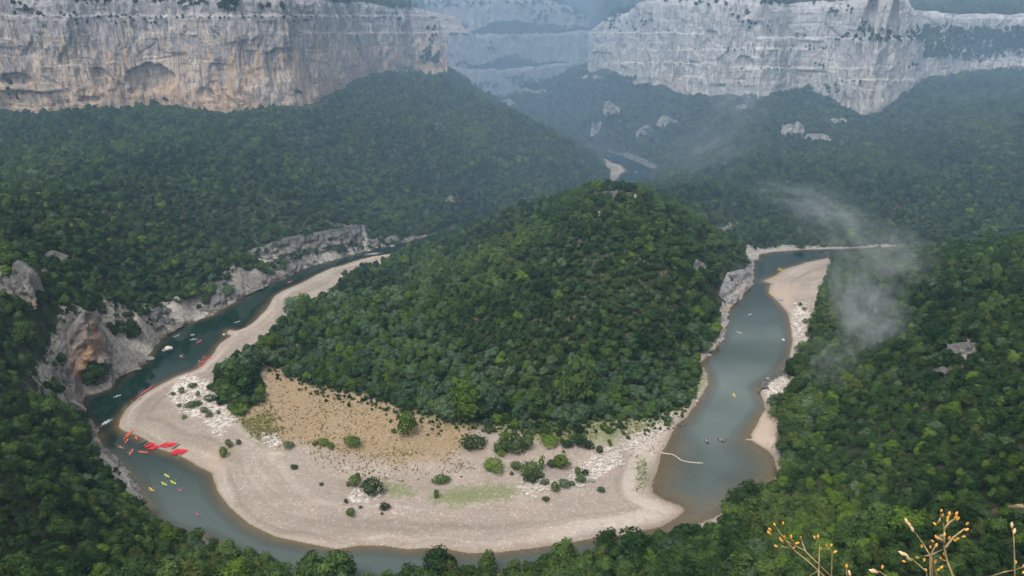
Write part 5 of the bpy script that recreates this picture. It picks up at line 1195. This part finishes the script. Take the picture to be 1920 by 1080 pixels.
for a in [(317,658,15,9,M_STW,'large cream boulder standing in the dark left river'),(309,661,9,6,M_STG,'small grey rock against the cream boulder'),(281,675,18,8,M_STG,'flat grey rock at the foot of the left cliff'),(274,679,10,6,M_STD,'dark rock touching the left cliff foot'),(363,635,9,3.5,M_STG,'low rock just breaking the water in midstream'),
          (448,832,12,9,M_STG,'grey boulder beside the reedy clump'),(1252,805,8,8,M_STD,'brown boulder at the right waterline'),(1274,799,9,5,M_STD,'dark rock in the water, left of the pair'),(1284,799,6,3.5,M_STD,'dark rock in the water, right of the pair'),(1263,803,5,3,M_STD,'tiny dark rock between boulder and shore'),(1110,902,14,9,M_STG,'square grey boulder at the rock strip end'),
          (1221,852,5,6,M_STW,'small white block beside the shallow gravel spit'),(865,894,5,4,M_STD,'small dark stone right of the olive shrub'),(1300,735,6,5,M_STW,'pale block at the right hill shore'),(505,828,9,5,M_STG,'first grey stone at the field corner'),(521,838,11,6,M_STG,'second grey stone at the field corner'),(536,836,8,5,M_STW,'pale stone at the field corner'),
          (492,818,10,6,M_STG,'stone above the field corner stones'),(163,802,16,9,M_STD,'dark rock at the left end of the rapid'),(176,815,10,6,M_STD,'wet rock in the foam of the rapid'),(706,466,16,5,M_STD,'dark bar of rock above the far rapid'),(722,463,12,4,M_STG,'grey rock right of the far rapid'),(688,474,8,4,M_STD,'small dark rock in the far rapid'),(735,462,14,5,M_STG,'bank rock behind the far rapid'),
          (1468,640,6,5,M_STW,'white block at the right bar waterline'),(1491,570,6,4,M_STW,'white block on the right bar stones'),(1531,548,5,4,M_STW,'white block at the tree edge of the right bar'),(1440,712,9,6,M_STW,'pale block on the rocky point'),(420,628,5,3,M_STW,'pale stone on the sand spit')]: boulder(*a)
# loose stones: one heap of many small stones, nobody could count them
SV = []; SF = []
def stones(poly, n_, smin, smax, zs=.5):
    xs = [p[0] for p in poly]; ys = [p[1] for p in poly]; c_ = 0
    A_ = RG.uniform(min(xs), max(xs), n_*6); B_ = RG.uniform(min(ys), max(ys), n_*6); m = inside(poly, A_, B_)
    P_ = np.array([at_z(a, b, .4) for a, b in zip(A_[m][:n_], B_[m][:n_])]); Z_ = hgt(P_[:, 0], P_[:, 1])
    for p, z in zip(P_, Z_):
        if z < -.4: continue
        s_ = RG.uniform(smin, smax)**1.0; q = RG.normal(size=(8, 3)); q /= np.linalg.norm(q, axis=1)[:, None]
        cu = np.array([(x_, y_, z_) for x_ in (-1, 1) for y_ in (-1, 1) for z_ in (-1, 1)])*s_*(1+.45*RG.uniform(-1, 1, (8, 3)))*np.array([1, 1, zs])*.5
        an = RG.uniform(0, 3.14); R2 = np.array([[math.cos(an), -math.sin(an), 0], [math.sin(an), math.cos(an), 0], [0, 0, 1]])
        o = len(SV)*8; SV.append(cu@R2.T+np.array([p[0], p[1], z+s_*.12])); SF.extend([tuple(o+k for k in f) for f in [(0,1,3,2),(4,6,7,5),(0,4,5,1),(2,3,7,6),(0,2,6,4),(1,5,7,3)]])
for zp, n_ in zip(ZONES['white'], (420, 300, 260, 160, 260, 60, 120, 50)): stones(zp, n_, .35, 1.5)
stones([(230,800),(300,720),(460,960),(640,1025),(1000,1020),(1200,990),(1240,870),(1150,800),(900,800),(500,800),(420,850),(330,850)], 900, .18, .55)
stones([(1188,790),(1285,765),(1262,806),(1240,850),(1190,860),(1150,880),(1150,830)], 260, .25, .9); stones([(1485,560),(1520,560),(1525,720),(1470,740),(1435,740),(1430,720),(1475,690),(1488,640)], 260, .3, 1.1)
stones([(1300,690),(1328,700),(1322,735),(1300,765),(1280,780),(1290,750)], 80, .3, .9)
st = mk('loose_stones', np.concatenate(SV), SF, simple('limestone_rubble', (.35, .31, .27), .95, .35, .9, .08), smooth=False); tag(st, 'pale limestone rubble scattered over the gravel bars', kind='stuff')
# gravel ridges in the shallow water
def ridge(pts, wd, label):
    P_ = np.array([at_z(a, b, 0)[:2] for a, b in pts]); L = np.r_[0, np.cumsum(np.hypot(*(P_[1:]-P_[:-1]).T))]; u = np.arange(0, L[-1], .25)
    C_ = np.c_[np.interp(u, L, P_[:, 0]), np.interp(u, L, P_[:, 1])]
    for j in (0, 1): C_[:, j] = smooth1(C_[:, j], 13)
    t_ = np.gradient(C_, axis=0); t_ /= np.linalg.norm(t_, axis=1)[:, None]; n2 = np.c_[-t_[:, 1], t_[:, 0]]; V = []
    for k in range(7):
        q = k/6*2-1; ww = wd*(1+.5*fbm(u/1.5, u*0, 77, 2))
        V.append(np.c_[C_+n2*(q*ww)[:, None], .22*(1-q*q)*1.5-.14+.06*fbm(u/.5, u*0+k, 78, 2)])
    V = np.stack(V, 1).reshape(-1, 3)
    o = mk('gravel_ridge', V, gridfaces(len(u), 7), simple('ridge_gravel', (.34, .29, .235), .95, .3, 2., .1)); tag(o, label, 'gravel ridge'); return o
ridge([(1232,848),(1248,850),(1262,852),(1270,857),(1277,863),(1290,866),(1305,867.5),(1320,868.5)], .42, 'thin curved gravel ridge running into the right river arm')
ridge([(1397,823.5),(1408,824.5),(1420,825)], .4, 'short straight gravel ridge at the right shore')
# driftwood in the shallow water
dv, df = merge([tube([(-.9, 0, .1), (0, .2, .25), (1.3, 0, .5)], [.07, .06, .03], 5), tube([(0, .2, .25), (.3, 1.0, .8)], [.05, .02], 4), tube([(.5, .1, .3), (.9, -.7, .7)], [.045, .02], 4), tube([(-.4, .1, .2), (-.7, .9, .6)], [.04, .02], 4)])
dw = mk('driftwood', dv, df, M_BARK); q = wpt(1262, 872); dw.location = (q[0], q[1], 0); tag(dw, 'dark branched driftwood in the shallow water below the gravel ridge', 'driftwood')
# tufts of dry plants on the field (uncountable)
tv = []; tf = []
def tufts(poly, n_, smin, smax):
    xs = [p[0] for p in poly]; ys = [p[1] for p in poly]
    A_ = RG.uniform(min(xs), max(xs), n_*3); B_ = RG.uniform(min(ys), max(ys), n_*3); m = inside(poly, A_, B_) & (fbm(A_/30, B_/18, 91, 3) > RG.uniform(-.5, .35, n_*3)); A_ = A_[m][:n_]; B_ = B_[m][:n_]
    P_ = np.array([at_z(a, b, 1.2) for a, b in zip(A_, B_)]); Z_ = hgt(P_[:, 0], P_[:, 1])
    for p, z in zip(P_, Z_):
        s_ = RG.uniform(smin, smax)
        for k in range(7):
            an = RG.uniform(0, 6.28); o = len(tv); rr_ = s_*RG.uniform(.2, .6); c_ = np.array([p[0]+math.cos(an)*rr_*.5, p[1]+math.sin(an)*rr_*.5, z+.02])
            e1 = np.array([math.cos(an+1.3), math.sin(an+1.3), 0])*s_*.22
            tv.extend([c_-e1, c_+e1, c_+e1*.7+np.array([math.cos(an)*rr_*.6, math.sin(an)*rr_*.6, s_*RG.uniform(.4, .9)]), c_-e1*.5+np.array([math.cos(an)*rr_*.5, math.sin(an)*rr_*.5, s_*RG.uniform(.5, 1.)])]); tf.append((o, o+1, o+2, o+3))
M_TUFT = leaf_mat('dry_tuft', (.13, .12, .055), (.33, .28, .14))
tufts(ZONES['dry'][0], 1500, .35, .8); tufts([(560,820),(700,850),(860,850),(900,880),(760,905),(600,880)], 420, .35, .8); tufts(ZONES['green'][5], 260, .3, .7); tufts([(440,775),(500,740),(540,800),(520,835),(470,820)], 260, .5, 1.1)
tufts(ZONES['green'][0], 420, .4, 1.0); tufts(ZONES['green'][4], 90, .3, .7); tufts([(1170,800),(1250,790),(1240,840),(1180,860)], 120, .3, .8)
o = mk('dry_plants', np.array(tv), np.array(tf), M_TUFT, smooth=False); tag(o, 'low dry plants dotted over the brown field and meadow', kind='stuff')
print('stones', round(time.time()-T0, 1))

# ------------------------------------------------------------------ dry flower stalks at the viewpoint
M_STEM = simple('dry_stem', (.30, .215, .11), .7, .3, 60.); M_HEAD = simple('orange_seed_head', (.50, .25, .045), .6, .45, 90.); M_PALE = simple('pale_seed_tip', (.60, .42, .24), .7, .25, 120.)
def head_mesh(nm, mat, L, W_):
    V = []; F = []
    prof = [(0, .12), (.12, .5), (.35, .95), (.6, 1.), (.82, .7), (.95, .3), (1., .08)]
    for t, r in prof:
        for k in range(8): V.append((math.cos(k*math.pi/4)*r*W_/2*(1+.1*(k % 2)), math.sin(k*math.pi/4)*r*W_/2*(1+.1*(k % 2)), t*L))
    for i in range(len(prof)-1):
        for k in range(8): F.append((i*8+k, i*8+(k+1) % 8, (i+1)*8+(k+1) % 8, (i+1)*8+k))
    F.append(tuple(range(8))[::-1]); F.append(tuple(len(V)-8+k for k in range(8)))
    return mk(nm, V, F, mat, link=False).data
HEADO = head_mesh('seed_head', M_HEAD, .0078, .0038); HEADP = head_mesh('seed_head', M_PALE, .013, .0046)
def plant(name, dep0, stems, heads, label, cat, rad=.0011):
    P0 = at_depth(*stems[0][0][:2], dep0); root = empty(name, (P0[0], P0[1], 198.45))
    base = Vector(root.location)
    for st_ in stems:
        pts = []
        for i, (a, b) in enumerate(st_): pts.append(at_depth(a, b, dep0+.03*math.sin(a*.13+b*.07)))
        if st_[0][1] >= 1075:
            q = pts[0]; pts = [np.array([base.x*.6+q[0]*.4, base.y*.6+q[1]*.4, 198.43]), np.array([base.x*.15+q[0]*.85, base.y*.15+q[1]*.85, (198.45+q[2])/2])]+pts
        m_ = len(pts); V, F = tube([p-np.array(base) for p in pts], [rad*(1.25-.65*i/(m_-1)) for i in range(m_)], 6)
        mk('stem', V, F, M_STEM, root)
    for a, b, kd, an in heads:
        p = at_depth(a, b+4, dep0+.03*math.sin(a*.13+b*.07)); o = bpy.data.objects.new('seed_head', HEADP if kd else HEADO); COL.objects.link(o); o.parent = root
        o.location = Vector(p)-base; o.rotation_euler = (rnd.uniform(-.3, .1), an, rnd.uniform(0, 3)*0); s_ = rnd.uniform(.85, 1.15); o.scale = (s_, s_, s_)
    tag(root, label, cat, 'dry stalks in the foreground')
plant('dry_flower_stalk', 1.35, [[(1548,1082),(1515,1052),(1487,1030),(1474,1014),(1465,1002),(1455,988)],[(1560,1082),(1535,1058),(1510,1033),(1489,1022),(1474,1014)],[(1510,1033),(1505,1019),(1501,1009)],[(1535,1082),(1536,1045),(1537,1019),(1533,1010)],[(1559,1082),(1560,1038),(1557,1028),(1543,1026)],[(1519,1079),(1535,1070)],[(1487,1030),(1465,1024)],[(1489,1022),(1484,1010)]],
 [(1454,983,0,-.5),(1468,981,0,.05),(1447,991,0,-.9),(1443,998,0,-.5),(1445,1000,0,-.2),(1465,1011,0,-.4),(1472,1007,0,-.3),(1469,1012,0,-.8),(1459,1022,0,-1.1),(1483,1006,0,-.05),(1490,1016,0,1.1),(1486,1027,0,.3),(1501,1007,0,0),(1528,1007,0,-.3),(1533,1006,0,.1),(1551,1022,0,-.4),(1558,1022,0,.05),(1542,1026,0,-1.),(1562,1033,0,.8)],
 'leftmost dry stalk with forked stems and small orange seed heads', 'dry plant')
plant('dry_flower_stalk', 1.25, [[(1788,1083),(1776,1052),(1770,1025),(1771,992),(1765,971),(1764,962)],[(1771,992),(1779,980),(1791,972)],[(1773,1026),(1787,1008),(1809,991)],[(1764,1050),(1776,1052)],[(1771,1003),(1756,1008)],[(1765,971),(1757,982)],[(1771,1020),(1766,1012),(1762,1008)]],
 [(1764,957,0,0),(1766,966,0,.2),(1779,964,0,.1),(1791,963,0,.5),(1793,972,0,.8),(1790,970,0,.3),(1776,976,0,-.1),(1775,972,0,.3),(1756,981,0,-.9),(1811,981,0,.4),(1809,991,0,1.2),(1803,1003,0,1.3),(1792,1012,0,-.7),(1790,1009,0,.9),(1771,1002,0,0),(1778,1008,0,.2),(1756,1006,0,-.4),(1762,1007,0,-1.1),(1752,1013,0,-1.),(1768,1036,0,.8),(1766,1046,0,-.6),(1770,1040,0,.4)],
 'tallest dry stalk with orange seed heads on spreading branches', 'dry plant', .0017)
plant('dry_flower_stalk', 1.3, [[(1744,1083),(1744,1041),(1731,1020),(1717,1000),(1706,982)],[(1738,1083),(1737,1072),(1715,1052),(1700,1042)],[(1744,1041),(1768,1030)],[(1748,1083),(1746,1045)],[(1757,1080),(1750,1055),(1746,1043)],[(1744,1041),(1725,1044)],[(1745,1040),(1753,1025)]],
 [(1703,980,1,-.5),(1708,987,1,-.4),(1713,994,1,-.5),(1698,1038,1,-1.),(1704,1041,1,-.9),(1710,1047,1,-.9),(1699,1050,0,-1.2),(1724,1043,0,-1.3),(1732,1050,0,.2),(1753,1023,0,.4),(1744,1025,0,-.1),(1752,1053,0,.3),(1756,1067,0,.9),(1738,1067,0,-.7),(1728,1024,0,0),(1762,1062,0,.9)],
 'dry stalk with pale furry tips left of the tallest stalk', 'dry plant', .0012)
plant('dry_grass_stalk', 1.2, [[(1903,1083),(1902,1038),(1901,1011),(1898,992)],[(1858,1081),(1880,1073),(1901,1069),(1922,1062)]], [(1897,987,1,-.15),(1900,999,1,.05),(1904,1054,0,0),(1917,1060,0,.8),(1916,1071,0,1.1)], 'thin upright stalk at the right edge with a pale pod tip', 'dry plant', .0011)
plant('dry_flower_stalk', 1.4, [[(1665,1083),(1652,1073),(1643,1070)],[(1588,1083),(1587,1068)]], [(1642,1070,1,-1.1),(1647,1071,1,-1.),(1653,1063,0,.3),(1587,1062,0,0),(1594,1077,1,-.3)], 'short dry stalk barely entering the bottom edge', 'dry plant')
p0 = at_depth(1893, 951, 1.1); p1 = at_depth(1935, 949, 1.0); V, F = tube([p0, (np.array(p0)+np.array(p1))/2+[0, 0, .001], p1, np.array([p1[0]+.35, p1[1]-.02, 198.9]), np.array([p1[0]+.55, p1[1]-.1, 198.4])], [.0022, .003, .0035, .005, .006], 7)
o = mk('dry_twig', V, F, simple('pale_twig', (.55, .38, .22), .7, .25, 60.)); tag(o, 'pale broken twig reaching in from the right edge', 'twig')
print('stalks', round(time.time()-T0, 1))
# ------------------------------------------------------------------ haze and drifting smoke
hz = bpy.data.meshes.new('haze')
x0, x1, y0, y1, z0, z1 = -9000, 9000, -60, 15500, -12, 420
hz.from_pydata([(x0,y0,z0),(x1,y0,z0),(x1,y1,z0),(x0,y1,z0),(x0,y0,z1),(x1,y0,z1),(x1,y1,z1),(x0,y1,z1)], [], [(0,3,2,1),(4,5,6,7),(0,1,5,4),(1,2,6,5),(2,3,7,6),(3,0,4,7)])
ho = bpy.data.objects.new('haze', hz); COL.objects.link(ho); tag(ho, 'pale blue haze filling the gorge', kind='stuff')
s = NT('haze_air'); pv = s.n('ShaderNodeVolumePrincipled'); pv.inputs['Color'].default_value = (*HAZE_COL, 1)
pv.inputs['Density'].default_value = HAZE; pv.inputs['Anisotropy'].default_value = .1
s.l(pv.outputs[0], s.out.inputs['Volume']); hz.materials.append(s.m)
def smoke_mat(seed, dens, colr=(.80, .86, .92), soft=False):
    s = NT('smoke'); tc = s.n('ShaderNodeTexCoord')
    ln = s.n('ShaderNodeVectorMath', operation='LENGTH'); s.l(tc.outputs['Object'], ln.inputs[0])
    nz = s.n('ShaderNodeTexNoise', noise_dimensions='3D'); nz.inputs['Scale'].default_value = 2.6; nz.inputs['Detail'].default_value = 4; nz.inputs['Roughness'].default_value = .6; nz.inputs['Distortion'].default_value = .5
    mp = s.n('ShaderNodeMapping'); mp.inputs['Location'].default_value = (seed*3.1, seed, 0); s.l(tc.outputs['Object'], mp.inputs[0]); s.l(mp.outputs[0], nz.inputs['Vector'])
    fall = s.gray(ln.outputs['Value'], 1., .45 if soft else 0.)
    d = s.math('MULTIPLY', fall, dens) if soft else s.math('MULTIPLY', s.math('MULTIPLY', s.gray(nz.outputs['Fac'], .43, .72), fall), dens)
    pv = s.n('ShaderNodeVolumePrincipled'); pv.inputs['Color'].default_value = (*colr, 1); s.l(d, pv.inputs['Density'])
    s.l(pv.outputs[0], s.out.inputs['Volume']); return s.m
import bmesh
def smoke(px, py, up, rx, ry, rz, dens, seed, rot, label):
    p = hit(px, py)
    bm = bmesh.new(); bmesh.ops.create_icosphere(bm, subdivisions=3, radius=1.0)
    me = bpy.data.meshes.new('smoke'); bm.to_mesh(me); bm.free(); me.materials.append(smoke_mat(seed, dens))
    o = bpy.data.objects.new('smoke', me); COL.objects.link(o)
    o.location = (p[0], p[1], p[2]+up); o.scale = (rx, ry, rz); o.rotation_euler = rot
    tag(o, label, kind='stuff')
for a in [(1560,430,12,48,26,11,.032,1,(0,.1,0),'thin grey smoke drifting over trees across the right river arm'),
          (1480,405,16,40,26,14,.024,6,(0,.25,0),'faint tail of smoke above the far bank trees'),
          (1625,650,16,22,40,22,.055,2,(.5,.5,0),'wisp of smoke rising from trees beside the right gravel bar'),
          (1580,600,14,16,34,16,.045,7,(.6,.2,0),'soft smoke over the trees nearest the right gravel bar'),
          (1670,530,18,24,40,18,.030,3,(.2,-.4,0),'faint smoke above the trees right of the right gravel bar'),
          (1380,225,22,44,60,40,.016,4,(0,.6,0),'pale smoke plume in front of the right cliff foot'),
          (1320,330,24,60,60,30,.011,8,(0,-.5,0),'thin veil of smoke behind the central hill'),
          (1590,520,26,30,90,26,.016,11,(.3,.2,.3),'long soft smoke plume leaning over the right river bend'),
          (1560,720,10,16,24,14,.028,5,(.3,0,0),'low smoke among trees by the rocky river point')]:
    smoke(*a)
for loc, sc_, dn_, lab in [((0, 1150, 60), (1300, 790, 290), .00120, 'blue mist hanging in the upper gorge'), ((60, 1300, 80), (330, 260, 150), .0016, 'denser blue mist at the far end of the gorge'), ((200, 2900, 60), (2600, 1300, 420), .0022, 'pale mist over the distant hills behind the gorge')]:
    me = bpy.data.meshes.new('mist'); bm = bmesh.new(); bmesh.ops.create_icosphere(bm, subdivisions=4, radius=1.0); bm.to_mesh(me); bm.free(); me.materials.append(smoke_mat(9, dn_, (.41, .62, .89), True))
    o = bpy.data.objects.new('mist', me); COL.objects.link(o); o.location = loc; o.scale = sc_; tag(o, lab, kind='stuff')
scene.cycles.volume_step_rate = 1.0; scene.cycles.volume_max_steps = 128
print('done', round(time.time()-T0, 1))
